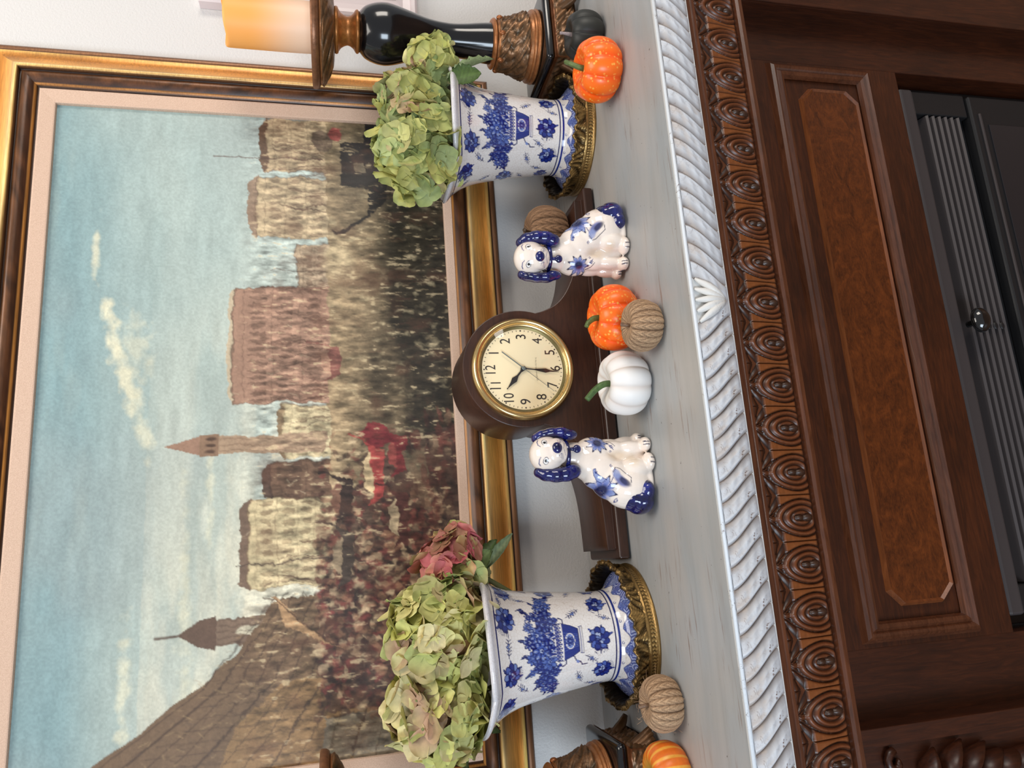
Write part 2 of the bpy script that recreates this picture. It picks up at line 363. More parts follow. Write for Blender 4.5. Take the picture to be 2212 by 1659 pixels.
for k in range(30):
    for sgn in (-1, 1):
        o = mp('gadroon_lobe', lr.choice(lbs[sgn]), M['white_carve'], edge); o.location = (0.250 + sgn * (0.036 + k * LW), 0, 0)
# middle leaf of the edge
parts = []
for i, a in enumerate(np.linspace(-0.62, 0.62, 5)):
    pth = [(0.250 + math.sin(a) * s * 0.042, -0.4245 - 0.004 * math.sin(PI * min(1, s * 1.05)), -0.040 + s * 0.036 * math.cos(a * 0.6)) for s in np.linspace(0.05, 1, 8)]
    v, f = tube(pth, [0.0045 * math.sin(PI * (0.12 + 0.8 * s)) + 0.0008 for s in np.linspace(0, 1, 8)], 8, flat=0.8); parts.append((v, f, lin((216, 214, 210))))
V, F, Cc = join(parts); mp('centre_leaf', mesh('centre_leaf', V, F, Cc), M['white_carve'], edge)

# walnut cornice: lip, ovolo ground and lower bead
V, F = sweep_x([(-0.300, -0.0302), (-0.4045, -0.0302), (-0.4045, -0.0448), (-0.4195, -0.0448), (-0.4215, -0.0470), (-0.4215, -0.0500), (-0.4195, -0.0515), (-0.4210, -0.0530), (-0.4210, -0.0560), (-0.4165, -0.0575),
                (-0.4115, -0.0640), (-0.4090, -0.0900), (-0.4030, -0.1190), (-0.4090, -0.1205), (-0.4112, -0.1235), (-0.4105, -0.1285), (-0.4070, -0.1305), (-0.375, -0.1305), (-0.375, -0.140), (-0.300, -0.140)], MX0 + 0.01, MX1 - 0.01)
corn = mp('cornice', mesh('cornice', V, F, None, False), M['mould_wood'])
EW = 0.0476
def egg():
    nu, nv = 61, 53
    U, T = np.meshgrid(np.linspace(-0.5, 0.5, nu), np.linspace(0, 1, nv), indexing='ij')
    yb = np.interp(T, [0, 0.12, 0.5, 1], [-0.4140, -0.4112, -0.4090, -0.4040]); z = -0.0580 - T * 0.0610
    cy = 0.72
    d = np.sqrt((U / 0.40) ** 2 + ((T - cy) / np.where(T < cy, 0.56, 0.46)) ** 2) + 0.10 * np.clip(cy - T, 0, 1) * np.abs(U) * 4
    kx = np.sqrt((U / 0.075) ** 2 + ((T - 0.83) / 0.10) ** 2); k2 = np.sqrt((U / 0.062) ** 2 + ((T - 0.65) / 0.085) ** 2)
    key = np.minimum(kx, k2)
    rings = 0.5 + 0.5 * np.cos(2 * PI * d * 3.4 + 0.4); saw = rings ** 0.7
    h = np.where(d < 1.0, 0.0010 + 0.0042 * saw * (0.5 + 0.5 * d), 0.0)
    # fan strokes above the shoulders
    ang = np.arctan2(U, 0.02 + T * 0.55); fan = (0.5 + 0.5 * np.cos(ang * 17)) * np.clip(1 - T * 2.1, 0, 1) * np.clip((d - 0.98) * 8, 0, 1)
    h = h + 0.0034 * fan
    h = np.where(key < 1.25, 0.0012 + 0.0040 * np.sqrt(np.clip(1 - key, 0, 1)) + np.where(key > 1, 0, 0.0004), h)
    web = (d >= 1.0) & (T > 0.28); h = np.where(web, 0.0034 * np.clip((d - 1.0) * 9, 0, 1), h)
    top = np.exp(-((U / 0.05) ** 2 + ((T - 0.13) / 0.09) ** 2)); h = h + 0.003 * top
    h = h * np.clip((0.5 - np.abs(U)) * 30 + 0.35, 0, 1) * np.clip(T * 14, 0, 1) * np.clip((1 - T) * 14, 0, 1)
    P = np.stack([U * EW, yb - h, z], 2); v, f = grid(P)
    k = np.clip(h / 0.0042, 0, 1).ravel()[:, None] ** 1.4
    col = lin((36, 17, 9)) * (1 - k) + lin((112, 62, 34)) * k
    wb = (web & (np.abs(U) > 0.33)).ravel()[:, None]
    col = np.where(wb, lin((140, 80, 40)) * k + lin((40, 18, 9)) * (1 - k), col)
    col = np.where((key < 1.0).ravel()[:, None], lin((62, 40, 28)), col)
    return mesh('egg_carving', v, f, col)
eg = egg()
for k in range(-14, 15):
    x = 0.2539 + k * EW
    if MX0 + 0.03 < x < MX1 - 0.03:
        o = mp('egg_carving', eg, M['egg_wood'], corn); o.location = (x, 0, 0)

# frieze with a framed panel, stiles, pilasters
OX0, OX1, OZ = -0.128, 0.607, -0.386      # firebox opening
frz = mp('frieze', box_mesh('frieze', OX0 - 0.002, OX1 + 0.002, FY, -0.30, OZ, -0.13, 0.0015), M['dark_wood'])
for a, b in ((-0.205, OX0), (OX1, 0.675)):
    mp('stile', box_mesh('stile', a, b, FY - 0.0004, -0.30, -ZM, -0.1302, 0.001), M['dark_wood_v'])
PX0, PX1, PZ0, PZ1 = -0.1235, 0.6035, -0.3400, -0.1840
mould = [(0, 0), (0.004, 0.006), (0.0075, 0.0085), (0.0105, 0.0070), (0.0125, 0.0050), (0.0160, 0.0085), (0.0200, 0.0068), (0.0225, 0.0015)]   # (inward, proud)
def frame_piece(p0, p1, inward, prof, y0, sub=1):
    """mitred moulding from p0 to p1 in the x-z plane; inward = unit vector toward the middle"""
    p0 = np.array(p0, float); p1 = np.array(p1, float); t = p1 - p0; Lg = np.linalg.norm(t); t = t / Lg; inward = np.array(inward, float)
    pr = [(0, 0.0)] + list(prof) + [(prof[-1][0], 0.0)] if prof[0][1] > 0 else list(prof)
    n = sub + 1; P = np.zeros((n, len(pr), 3))
    for i, s in enumerate(np.linspace(0, 1, n)):
        for j, (a, h) in enumerate(pr):
            q = (p0 + t * a + inward * a) * (1 - s) + (p1 - t * a + inward * a) * s
            P[i, j] = (q[0], y0 - h, q[1])
    V, F = grid(P); return V, F
def orient(V, F):
    """make the faces look toward -y"""
    V = np.asarray(V); f = np.asarray(F); a, b, c = V[f[:, 0]], V[f[:, 1]], V[f[:, 2]]
    n = np.cross(b - a, c - a); return (f[:, ::-1] if n[:, 1].sum() > 0 else f)
def four(x0, x1, z0, z1):
    return (((x0, z1), (x1, z1), (0, -1)), ((x1, z0), (x0, z0), (0, 1)), ((x0, z0), (x0, z1), (1, 0)), ((x1, z1), (x1, z0), (-1, 0)))
for p0, p1, inn in four(PX0, PX1, PZ0, PZ1):
    V, F = frame_piece(p0, p1, inn, mould, FY)
    mp('panel_moulding', mesh('panel_moulding', V, orient(V, F), None, False), M['mould_wood'], frz)
# raised field with clipped corners
def octa(x0, x1, z0, z1, c):
    return [(x0 + c, z0), (x1 - c, z0), (x1, z0 + c), (x1, z1 - c), (x1 - c, z1), (x0 + c, z1), (x0, z1 - c), (x0, z0 + c)]
o1 = octa(PX0 + 0.036, PX1 - 0.034, PZ0 + 0.026, PZ1 - 0.0410, 0.017); o2 = octa(PX0 + 0.039, PX1 - 0.037, PZ0 + 0.029, PZ1 - 0.0440, 0.0163); o3 = octa(PX0 + 0.0415, PX1 - 0.0395, PZ0 + 0.0315, PZ1 - 0.0465, 0.0158)
V = [(x, FY - 0.0001, z) for x, z in o1] + [(x, FY - 0.0060, z) for x, z in o2] + [(x, FY - 0.0035, z) for x, z in o3]
F = [(i, (i + 1) % 8, 8 + (i + 1) % 8, 8 + i) for i in range(8)] + [(8 + i, 8 + (i + 1) % 8, 16 + (i + 1) % 8, 16 + i) for i in range(8)]
mp('field_bead', mesh('field_bead', V, F, None, False), wood('field_edge', (84, 42, 18), (112, 60, 28), (132, 74, 36), rough=0.34), frz)
V = [(x, FY - 0.0035, z) for x, z in o3]; mp('raised_panel', mesh('raised_panel', V, [tuple(range(8))], None, False), M['burl'], frz)['label'] = 'figured burl veneer panel'
for a, b in ((-0.400, -0.200), (0.672, 0.872)):
    pl = mp('pilaster', box_mesh('pilaster', a, b, -0.388, -0.30, -ZM, -0.1395, 0.0012), M['dark_wood_v'])
    sgn = 1 if a > 0 else -1
    # flat border strip and carved acanthus leaf
    xi = b if sgn < 0 else a
    mp('pilaster_border', box_mesh('pilaster_border', min(xi, xi + sgn * 0.018), max(xi, xi + sgn * 0.018), -0.3905, -0.387, -ZM + 0.001, -0.141, 0.0008), M['dark_wood_v'], pl)
    cx = -0.262 if sgn < 0 else 0.742
    parts = []
    for sd in (-1, 1):
        for i in range(6):
            a0 = 0.15 + i * 0.27; ln = 0.060 + 0.012 * math.sin(i * 1.3)
            z0 = -0.205 - i * 0.021
            pth = []
            for s in np.linspace(0, 1, 9):
                ang = a0 * (0.4 + 0.9 * s); pth.append((cx + sd * (0.004 + ln * 0.62 * s * math.cos(0.5 * s + 0.35 * i * 0.3)), -0.388 - 0.010 * math.sin(PI * (0.15 + 0.75 * s)), z0 - ln * 0.55 * s * math.sin(ang) - 0.012 * s * s))
            v, f = tube(pth, [0.0012 + 0.0135 * math.sin(PI * (0.06 + 0.92 * s ** 0.75)) ** 1.1 for s in np.linspace(0, 1, 9)], 10, flat=0.5); parts.append((v, f))
        # scroll
        pth = [(cx + sd * (0.028 + (0.012 - 0.0012 * k) * math.cos(k * 0.6)), -0.392, -0.176 + (0.012 - 0.0012 * k) * math.sin(k * 0.6)) for k in range(10)]
        parts.append(tube(pth, 0.0042, 8))
    parts.append(tube([(cx, -0.390, -0.170), (cx, -0.400, -0.24), (cx, -0.396, -0.36)], [0.006, 0.010, 0.003], 10))
    V, F, _ = join(parts); o = mp('acanthus_carving', mesh('acanthus_carving', V, F), M['dark_wood_v'], pl); o['label'] = 'carved acanthus leaf'

# ------------------------------------------------------------------ fireplace insert
ins = thing('fireplace_insert', 'black iron fireplace insert with louvred vent above dark glass', 'fireplace', (0.239, -0.33, -ZM))
def ip(name, me, mat, parent=ins):
    o = obj(name, me, mat, parent)
    if parent is ins: o.location = (-0.239, 0.33, ZM)
    return o
YI = -0.345
IX0, IX1 = -0.112, 0.591
ip('surround', box_mesh('surround', IX0 - 0.012, IX1 + 0.012, YI + 0.012, -0.305, -ZM + 0.002, OZ - 0.002, 0.001), M['iron_black'])
ip('top_trim', box_mesh('top_trim', IX0, IX1 - 0.002, YI - 0.008, YI + 0.013, -0.4150, -0.3930, 0.004, 3), M['iron'])['label'] = 'dark grey trim bar'
for k in range(6):
    z1 = -0.4310 - k * 0.0103
    V = [(x, y, z) for x in (IX0 + 0.036, IX1 - 0.038) for y, z in ((YI + 0.0125, z1), (YI - 0.001, z1 - 0.0035), (YI - 0.003, z1 - 0.0062), (YI - 0.001, z1 - 0.0080), (YI + 0.0125, z1 - 0.0068))]
    F = [(i, (i + 1) % 5, 5 + (i + 1) % 5, 5 + i) for i in range(5)] + [(0, 1, 2, 3, 4), (9, 8, 7, 6, 5)]
    ip('louvre_slat', mesh('louvre_slat', V, F, None, False), M['iron'])
ip('vent_frame', box_mesh('vent_frame', IX0 + 0.001, IX0 + 0.034, YI - 0.002, YI + 0.0125, -0.5060, -0.4170, 0.002), M['iron_black'])
ip('vent_frame', box_mesh('vent_frame', IX1 - 0.036, IX1 - 0.001, YI - 0.002, YI + 0.0125, -0.5060, -0.4170, 0.002), M['iron_black'])
dr = ip('door', box_mesh('door', IX0 + 0.004, IX1 - 0.004, YI - 0.006, YI + 0.0125, -ZM + 0.03, -0.5080, 0.003), M['iron_black'])
ip('glass_pane', box_mesh('glass_pane', IX0 + 0.046, IX1 - 0.048, YI - 0.0075, YI - 0.0058, -ZM + 0.11, -0.5330, 0.0005), M['firebox_glass'], dr)
ip('door_bead', box_mesh('door_bead', IX0 + 0.030, IX1 - 0.032, YI - 0.0085, YI - 0.0055, -0.5230, -0.5190, 0.001), M['iron'], dr)
kz, kx = -0.4260, 0.247
V, F = lathe(smoothprof([(0.0001, 0.030), (0.008, 0.029), (0.0150, 0.024), (0.0165, 0.0185), (0.012, 0.0155), (0.005, 0.014), (0.004, 0.0)], 4), 24)
V = np.stack([V[:, 0], -V[:, 2], V[:, 1]], 1) * np.array([1, 1, 0.78]) + np.array([kx, YI - 0.004, kz])
ip('damper_knob', mesh('damper_knob', V, F), plain('gloss_black_knob', (16, 15, 15), 0.1, Coat_Weight=0.5))
for k in range(5):
    V, F = ellip((kx - 0.001, YI - 0.0032, -0.4398 - k * 0.0103), (0.0052, 0.0015, 0.0036), 12, 8)
    ip('linkage_tab', mesh('linkage_tab', V, F), M['iron_black'])

# ------------------------------------------------------------------ painting
CX0, CX1, CZ0, CZ1 = -0.246, 0.690, 0.200, 0.763
pic = thing('framed_painting', 'large gilt-framed oil painting of a harbour town above the mantel', 'painting', ((CX0 + CX1) / 2, -0.02, 0.108))
PO = (-(CX0 + CX1) / 2, 0.02, -0.108)
def pp(name, me, mat, parent=pic):
    o = obj(name, me, mat, parent)
    if parent is pic: o.location = PO
    return o
gw = 0.079; lw = 0.0225
# profile: (distance inward from the outer edge, height above wall, colour)
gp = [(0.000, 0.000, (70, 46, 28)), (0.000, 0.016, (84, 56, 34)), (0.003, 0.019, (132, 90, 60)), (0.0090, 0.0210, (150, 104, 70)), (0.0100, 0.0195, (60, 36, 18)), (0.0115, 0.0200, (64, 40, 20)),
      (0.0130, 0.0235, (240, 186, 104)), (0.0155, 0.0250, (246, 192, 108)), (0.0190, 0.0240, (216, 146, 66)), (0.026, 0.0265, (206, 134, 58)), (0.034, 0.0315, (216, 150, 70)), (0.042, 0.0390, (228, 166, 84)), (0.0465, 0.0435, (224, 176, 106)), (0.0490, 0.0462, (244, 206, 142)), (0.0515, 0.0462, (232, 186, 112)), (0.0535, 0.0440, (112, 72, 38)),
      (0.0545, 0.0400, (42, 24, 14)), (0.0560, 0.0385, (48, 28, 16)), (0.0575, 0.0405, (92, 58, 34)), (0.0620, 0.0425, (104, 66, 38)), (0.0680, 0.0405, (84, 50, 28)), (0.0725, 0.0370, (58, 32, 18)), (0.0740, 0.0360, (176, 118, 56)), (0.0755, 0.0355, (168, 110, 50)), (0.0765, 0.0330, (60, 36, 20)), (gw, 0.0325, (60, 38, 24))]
rg = random.Random(3)
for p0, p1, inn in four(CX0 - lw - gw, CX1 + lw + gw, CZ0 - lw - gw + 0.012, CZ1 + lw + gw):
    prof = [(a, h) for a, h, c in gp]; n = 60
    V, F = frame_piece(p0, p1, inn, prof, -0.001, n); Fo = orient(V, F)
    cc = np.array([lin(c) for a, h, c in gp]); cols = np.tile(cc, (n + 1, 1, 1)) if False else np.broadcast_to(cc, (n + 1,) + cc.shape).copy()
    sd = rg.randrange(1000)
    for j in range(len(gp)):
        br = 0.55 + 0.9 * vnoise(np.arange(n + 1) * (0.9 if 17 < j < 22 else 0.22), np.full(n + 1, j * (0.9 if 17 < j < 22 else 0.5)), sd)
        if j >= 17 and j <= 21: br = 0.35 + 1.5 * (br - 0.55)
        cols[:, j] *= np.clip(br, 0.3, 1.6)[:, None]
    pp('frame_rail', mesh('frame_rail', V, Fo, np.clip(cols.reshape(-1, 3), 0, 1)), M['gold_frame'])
lp = [(0.0, 0.0320), (0.001, 0.0335), (0.003, 0.0338), (lw - 0.002, 0.0318), (lw - 0.0005, 0.0312), (lw, 0.0285)]
for p0, p1, inn in four(CX0 - lw, CX1 + lw, CZ0 - lw, CZ1 + lw):
    V, F = frame_piece(p0, p1, inn, lp, -0.001); pp('linen_liner', mesh('linen_liner', V, orient(V, F), None, False), M['liner'])

def paint():
    W, H = 0.936, 0.563
    r = Ras(0, W, 0, H, 720, 440, (160, 180, 175))
    X, Y = r.X, r.Y; x = X / W; y = Y / H
    n1 = fbm(X * 6, Y * 26, 11, 5); n2 = fbm(X * 20, Y * 60, 23, 4); n3 = fbm(X * 3.2, Y * 7, 31, 4)
    # sky
    def mixc(a, b, t): return lin(a) * (1 - t[..., None]) + lin(b) * t[..., None]
    sky = mixc((184, 198, 188), (124, 158, 162), np.clip((y - 0.42) * 1.9 + (n3 - 0.5) * 0.9, 0, 1))
    warm = np.clip((0.76 - x) * 1.6, 0, 1) * np.clip(1.15 - np.abs(y - 0.45) * 2.0 - 0.25 * (y > 0.75), 0, 1) * (0.75 + 0.5 * n1)
    sky = sky * (1 - np.clip(warm, 0, 0.85)[..., None]) + lin((232, 222, 192)) * np.clip(warm, 0, 0.85)[..., None]
    g2 = np.clip((n1 - 0.52) * 3, 0, 0.6); sky = sky * (1 - g2[..., None]) + lin((150, 172, 168)) * g2[..., None]
    grey = np.clip((n3 - 0.5) * 1.8, 0, 0.35) * (y > 0.5); sky = sky * (1 - grey[..., None]) + lin((158, 164, 160)) * grey[..., None]
    r.a[:] = sky
    def cloud(cx, cy, rx, ry, ang, al):
        d = ((X - cx) * math.cos(ang) + (Y - cy) * math.sin(ang)) / rx; e = (-(X - cx) * math.sin(ang) + (Y - cy) * math.cos(ang)) / ry
        k = np.clip(1.2 - np.sqrt(d * d + e * e) + (fbm(X * 70, Y * 90, int(cx * 999), 4) - 0.55) * 2.2, 0, 1) * al
        r.a[:] = r.a * (1 - k[..., None]) + lin((226, 220, 186)) * k[..., None]
    cloud(0.60, 0.475, 0.05, 0.010, 0.25, 0.9); cloud(0.52, 0.455, 0.07, 0.013, 0.3, 0.85); cloud(0.45, 0.43, 0.06, 0.010, 0.25, 0.6); cloud(0.56, 0.44, 0.05, 0.020, 0.2, 0.45); cloud(0.70, 0.50, 0.05, 0.005, 0, 0.7)
    cloud(0.10, 0.44, 0.09, 0.008, 0, 0.6); cloud(0.25, 0.37, 0.12, 0.008, 0.02, 0.5); cloud(0.07, 0.37, 0.10, 0.012, 0, 0.5); cloud(0.36, 0.34, 0.08, 0.006, 0, 0.5)
    # water
    wl = 0.185
    wmask = np.clip((wl - Y) / 0.003, 0, 1)
    wat = mixc((168, 142, 104), (52, 44, 32), np.clip((wl - Y) / 0.115 + (n1 - 0.5) * 0.8, 0, 1))
    strk = fbm(X * 90, Y * 16, 41, 4); wat = wat * (0.55 + 0.95 * strk[..., None])
    gl = np.clip(fbm(X * 110, Y * 40, 47, 3) - 0.66, 0, 1) * 2.6; wat = wat * (1 - gl[..., None]) + lin((204, 184, 140)) * gl[..., None]
    gr = np.clip((x - 0.6) * 2, 0, 1) * 0.45; wat = wat * (1 - gr[..., None]) + lin((62, 62, 46)) * gr[..., None]
    r.a[:] = r.a * (1 - wmask[..., None]) + wat * wmask[..., None]
    def block(x0, x1, top, base, col, dark, rows, cols, roof=0.0, rc=None):
        base -= 0.005
        r.poly([(x0, base), (x1, base), (x1, top), (x0, top)], col)
        if roof: r.poly([(x0 - .003, top), (x1 + .003, top), (x1 - .01, top + roof), (x0 + .01, top + roof)], rc or dark)
        r.line([(x0, top), (x1, top)], 0.0022, dark, 0.7); r.line([(x0, base), (x0, top)], 0.0015, dark, 0.5); r.line([(x1, base), (x1, top)], 0.002, dark, 0.6)
        hh = (top - base) / (rows + 0.4)
        for j in range(rows):
            zc = base + hh * (j + 0.55); r.line([(x0, zc + hh * 0.48), (x1, zc + hh * 0.48)], 0.0012, dark, 0.5)
            for i in range(cols):
                xc = x0 + (x1 - x0) * (i + 0.5) / cols; ww = (x1 - x0) / cols * 0.26
                r.poly([(xc - ww, zc - hh * .3), (xc + ww, zc - hh * .3), (xc + ww, zc + hh * .15), (xc, zc + hh * .33), (xc - ww, zc + hh * .15)], dark, 0.5)
        for i in range(int((x1 - x0) * 260)):
            xx = rg.uniform(x0, x1); zz = rg.uniform(base, top); r.line([(xx, zz), (xx + rg.uniform(-.004, .004), zz + rg.uniform(.002, .012))], 0.0009, rg.choice([(226, 206, 166), dark, (150, 120, 96)]), 0.5)
    tan, dk = (200, 176, 134), (104, 78, 58)
    # far waterfront, plain generic buildings
    block(0.845, 0.936, 0.270, wl, (184, 160, 122), dk, 3, 9, 0.010); block(0.735, 0.835, 0.283, wl, (196, 172, 132), (112, 88, 68), 3, 8, 0.012, (150, 124, 100))
    block(0.480, 0.655, 0.315, wl, (168, 128, 104), (84, 58, 46), 3, 16, 0.006, (196, 176, 144)); block(0.655, 0.725, 0.225, wl, (176, 152, 122), dk, 2, 5)
    block(0.400, 0.475, 0.245, wl, (204, 186, 142), (140, 116, 84), 2, 6, 0.008); block(0.225, 0.345, 0.290, wl - 0.006, (206, 186, 140), (120, 92, 64), 4, 9, 0.012, (120, 96, 78)); block(0.345, 0.395, 0.262, wl, (112, 84, 64), (66, 46, 38), 2, 5, 0.012, (92, 70, 58))
    # plain slim bell tower and a stubby lantern tower
    r.poly([(0.408, wl), (0.436, wl), (0.434, 0.330), (0.410, 0.330)], (172, 142, 112)); r.poly([(0.407, 0.330), (0.437, 0.330), (0.437, 0.356), (0.407, 0.356)], (142, 110, 84)); r.poly([(0.409, 0.356), (0.435, 0.356), (0.422, 0.402)], (158, 120, 96))
    for k in range(3): r.line([(0.414 + k * .008, wl), (0.414 + k * .008, 0.328)], 0.0016, (120, 92, 70), 0.6)
    for k in range(3): r.ell(0.413 + k * .009, 0.342, .0025, .007, (84, 60, 46))
    r.poly([(0.150, wl), (0.195, wl), (0.190, 0.330), (0.156, 0.330)], (128, 104, 84)); r.poly([(0.150, 0.330), (0.196, 0.330), (0.190, 0.352), (0.174, 0.378), (0.157, 0.352)], (104, 80, 64)); r.ell(0.173, 0.272, .008, .035, (206, 196, 166)); r.line([(0.173, 0.378), (0.173, 0.405)], 0.003, (92, 70, 56))
    for k in range(5): r.line([(0.156 + k * .0085, 0.205), (0.158 + k * .0078, 0.328)], 0.0016, (84, 64, 52), 0.6)
    # receding row of brown houses on the left
    r.poly([(0, 0), (0, 0.500), (0.030, 0.470), (0.052, 0.430), (0.090, 0.380), (0.110, 0.345), (0.150, 0.300), (0.205, 0.262), (0.215, wl), (0.215, 0.02), (0.10, 0.0)], (118, 92, 66))
    r.poly([(0, 0.02), (0, 0.330), (0.060, 0.300), (0.105, 0.240), (0.100, 0.05), (0.05, 0.0)], (146, 112, 70)); r.poly([(0, 0.0), (0, 0.20), (0.055, 0.19), (0.06, 0.0)], (128, 116, 96))
    for k in range(14):
        a = k / 13; r.line([(0, 0.06 + 0.44 * a), (0.105, 0.06 + 0.285 * a)], 0.0030 if k % 3 == 0 else 0.0014, (72, 52, 40), 0.75); r.line([(0.105, 0.06 + 0.285 * a), (0.215, 0.09 + 0.165 * a)], 0.0022, (66, 48, 38), 0.7)
    for k in range(16): r.line([(k * .0135, 0.04), (k * .0135 + .002, 0.44 - k * .014)], 0.0016, (78, 58, 44), 0.5)
    for k in range(700):
        xx = rg.uniform(0, .21); zz = rg.uniform(0, 0.46 - xx * .95); r.line([(xx, zz), (xx + rg.uniform(-.006, .006), zz + rg.uniform(-.010, .014))], 0.0010, rg.choice([(176, 146, 98), (70, 50, 40), (154, 124, 84), (98, 80, 66)]), 0.5)
    # quay crowd and craft (plain shapes)
    r.poly([(0.06, 0.0), (0.06, 0.19), (0.20, 0.20), (0.33, 0.17), (0.40, 0.10), (0.44, 0.02), (0.44, 0.0)], (84, 60, 50), .85)
    for k in range(2600):
        xx = rg.gauss(0.20, 0.09); zz = rg.uniform(0.02, 0.20)
        if xx < 0.05 or xx > 0.44: continue
        c = rg.choice([(70, 42, 36), (96, 50, 42), (150, 108, 78), (60, 44, 38), (188, 160, 122), (128, 56, 50), (44, 34, 32)])
        r.ell(xx, zz, rg.uniform(.0015, .006), rg.uniform(.002, .009), c, rg.uniform(-.8, .8), 0.6)
    for k in range(40):
        xx = rg.choice([rg.uniform(.22, .33), rg.uniform(.44, .52), rg.uniform(.78, .93), rg.uniform(.52, .70)]); h = rg.uniform(.03, .10); sl = rg.uniform(-.012, .012); r.line([(xx, wl - .004), (xx + sl, wl + h)], 0.0014, (92, 60, 48), 0.8); r.line([(xx + sl * .8, wl + h * .8), (xx + sl + rg.uniform(-.03, .03), wl)], 0.0008, (112, 78, 60), 0.6)
    r.line([(0.868, wl), (0.866, 0.345)], 0.0018, (96, 66, 54)); r.line([(0.262, wl - .01), (0.255, 0.305)], 0.0018, (80, 62, 54))
    r.poly([(0.175, 0.245), (0.215, 0.262), (0.150, 0.190), (0.125, 0.142)], (176, 136, 92)); r.line([(0.115, 0.145), (0.215, 0.268)], 0.002, (86, 60, 44))
    def hull(cx, cz, ln, col, deck):
        r.poly([(cx - ln, cz + .012), (cx - ln * .7, cz - .012), (cx + ln * .7, cz - .014), (cx + ln, cz + .016), (cx + ln * .6, cz + .004), (cx - ln * .6, cz + .002)], col); r.poly([(cx - ln * .6, cz + .002), (cx + ln * .6, cz + .004), (cx + ln * .3, cz + .016), (cx - ln * .4, cz + .014)], deck, 0.9)
        r.line([(cx + ln, cz + .016), (cx + ln * 1.1, cz + .034)], 0.003, col)
    hull(0.34, 0.165, 0.035, (58, 42, 36), (126, 84, 66)); hull(0.375, 0.120, 0.050, (164, 58, 52), (206, 178, 130)); hull(0.31, 0.085, 0.045, (84, 44, 38), (190, 166, 128)); hull(0.40, 0.085, 0.035, (122, 36, 40), (150, 60, 54)); hull(0.54, 0.176, 0.03, (136, 82, 70), (176, 130, 104)); hull(0.26, 0.165, 0.045, (74, 60, 50), (150, 128, 98))
    r.poly([(0.42, 0.085), (0.446, 0.105), (0.448, 0.125), (0.43, 0.140), (0.412, 0.118)], (130, 34, 42)); r.poly([(0.345, 0.060), (0.40, 0.080), (0.41, 0.050), (0.36, 0.035)], (116, 104, 78), .8)
    # dark covered barge on the right
    r.poly([(0.775, 0.118), (0.80, 0.092), (0.936, 0.075), (0.936, 0.120), (0.81, 0.118)], (30, 26, 26)); r.poly([(0.82, 0.110), (0.905, 0.110), (0.90, 0.158), (0.825, 0.158)], (34, 29, 28)); r.poly([(0.848, 0.122), (0.868, 0.122), (0.868, 0.136), (0.848, 0.136)], (122, 108, 84)); r.line([(0.775, 0.118), (0.752, 0.150), (0.748, 0.172)], 0.005, (36, 30, 28)); r.ell(0.80, 0.075, .05, .018, (32, 30, 26), 0, .6, .6)
    r.ell(0.90, 0.185, .02, .016, (96, 78, 66), .3, .8); r.ell(0.915, 0.165, .012, .012, (160, 60, 60), .3, .8); r.ell(0.70, 0.165, .03, .022, (196, 174, 132), 0, .7, .5)
    for k in range(300):
        xx = rg.uniform(.40, .93); zz = rg.uniform(.0, .17); r.line([(xx, zz), (xx + rg.uniform(-.001, .001), zz + rg.uniform(.004, .02))], 0.0011, rg.choice([(196, 170, 124), (44, 34, 28), (120, 92, 64), (86, 44, 36)]), 0.45)
    for k in range(120):
        xx = rg.uniform(.18, .46); zz = rg.uniform(.0, .07); r.ell(xx, zz, rg.uniform(.004, .018), rg.uniform(.003, .008), rg.choice([(70, 36, 30), (44, 30, 26), (104, 52, 42), (130, 104, 78)]), rg.uniform(-.3, .3), .6)
    # drag the paint: small wobble of every edge, dabs of neighbouring colour
    dx = (fbm(X * 55, Y * 55, 91, 3) - .5) * 0.010 + (vnoise(X * 300, Y * 300, 95) - .5) * 0.0026; dy = (fbm(X * 55, Y * 55, 97, 3) - .5) * 0.010 + (vnoise(X * 300, Y * 300, 99) - .5) * 0.0030
    low = np.clip((0.36 - Y) / 0.05, 0.25, 1); smp = r.sample((X + dx * low).ravel(), (Y + dy * low).ravel()).reshape(r.a.shape); r.a[:] = smp
    gm_ = r.a.mean(2, keepdims=True); r.a[:] = r.a * 0.86 + gm_ * np.array([1.05, 1.0, 0.93]) * 0.14
    dk_ = (fbm(X * 120, Y * 60, 103, 3)[..., None] - .5) * np.clip((0.30 - Y) / 0.05, 0, 1)[..., None]; r.a *= 1 + 0.9 * dk_
    lowb = np.clip((0.31 - Y) / 0.04, 0, 1)[..., None]; tx = fbm(X * 210, Y * 70, 111, 4)[..., None]; t2 = fbm(X * 40, Y * 26, 117, 4)[..., None]
    r.a *= 1 + lowb * ((tx - .5) * 1.7); r.a[:] = r.a * (1 - lowb * np.clip((t2 - .52) * 1.6, 0, .45)) + lin((104, 70, 54)) * lowb * np.clip((t2 - .52) * 1.6, 0, .45); fl_ = np.clip((tx - .68) * 5, 0, .6) * lowb; r.a[:] = r.a * (1 - fl_) + lin((212, 190, 150)) * fl_
    r.a *= 1 + (1 - lowb) * (fbm(X * 22, Y * 95, 123, 4)[..., None] - .5) * 0.30
    r.a[:] = np.clip(r.a, 0, 1) * (0.90 + 0.20 * vnoise(X * 420, Y * 420, 77))[..., None]
    return r
r = paint()
P = np.stack([r.X + CX0, np.full(r.X.shape, -0.0265), r.Y + CZ0], 2)
V, F = grid(P)
pp('painted_canvas', mesh('painted_canvas', V, orient(V, F), r.a.reshape(-1, 3), False), M['canvas'])['label'] = 'oil painting of a harbour town under a pale blue sky'

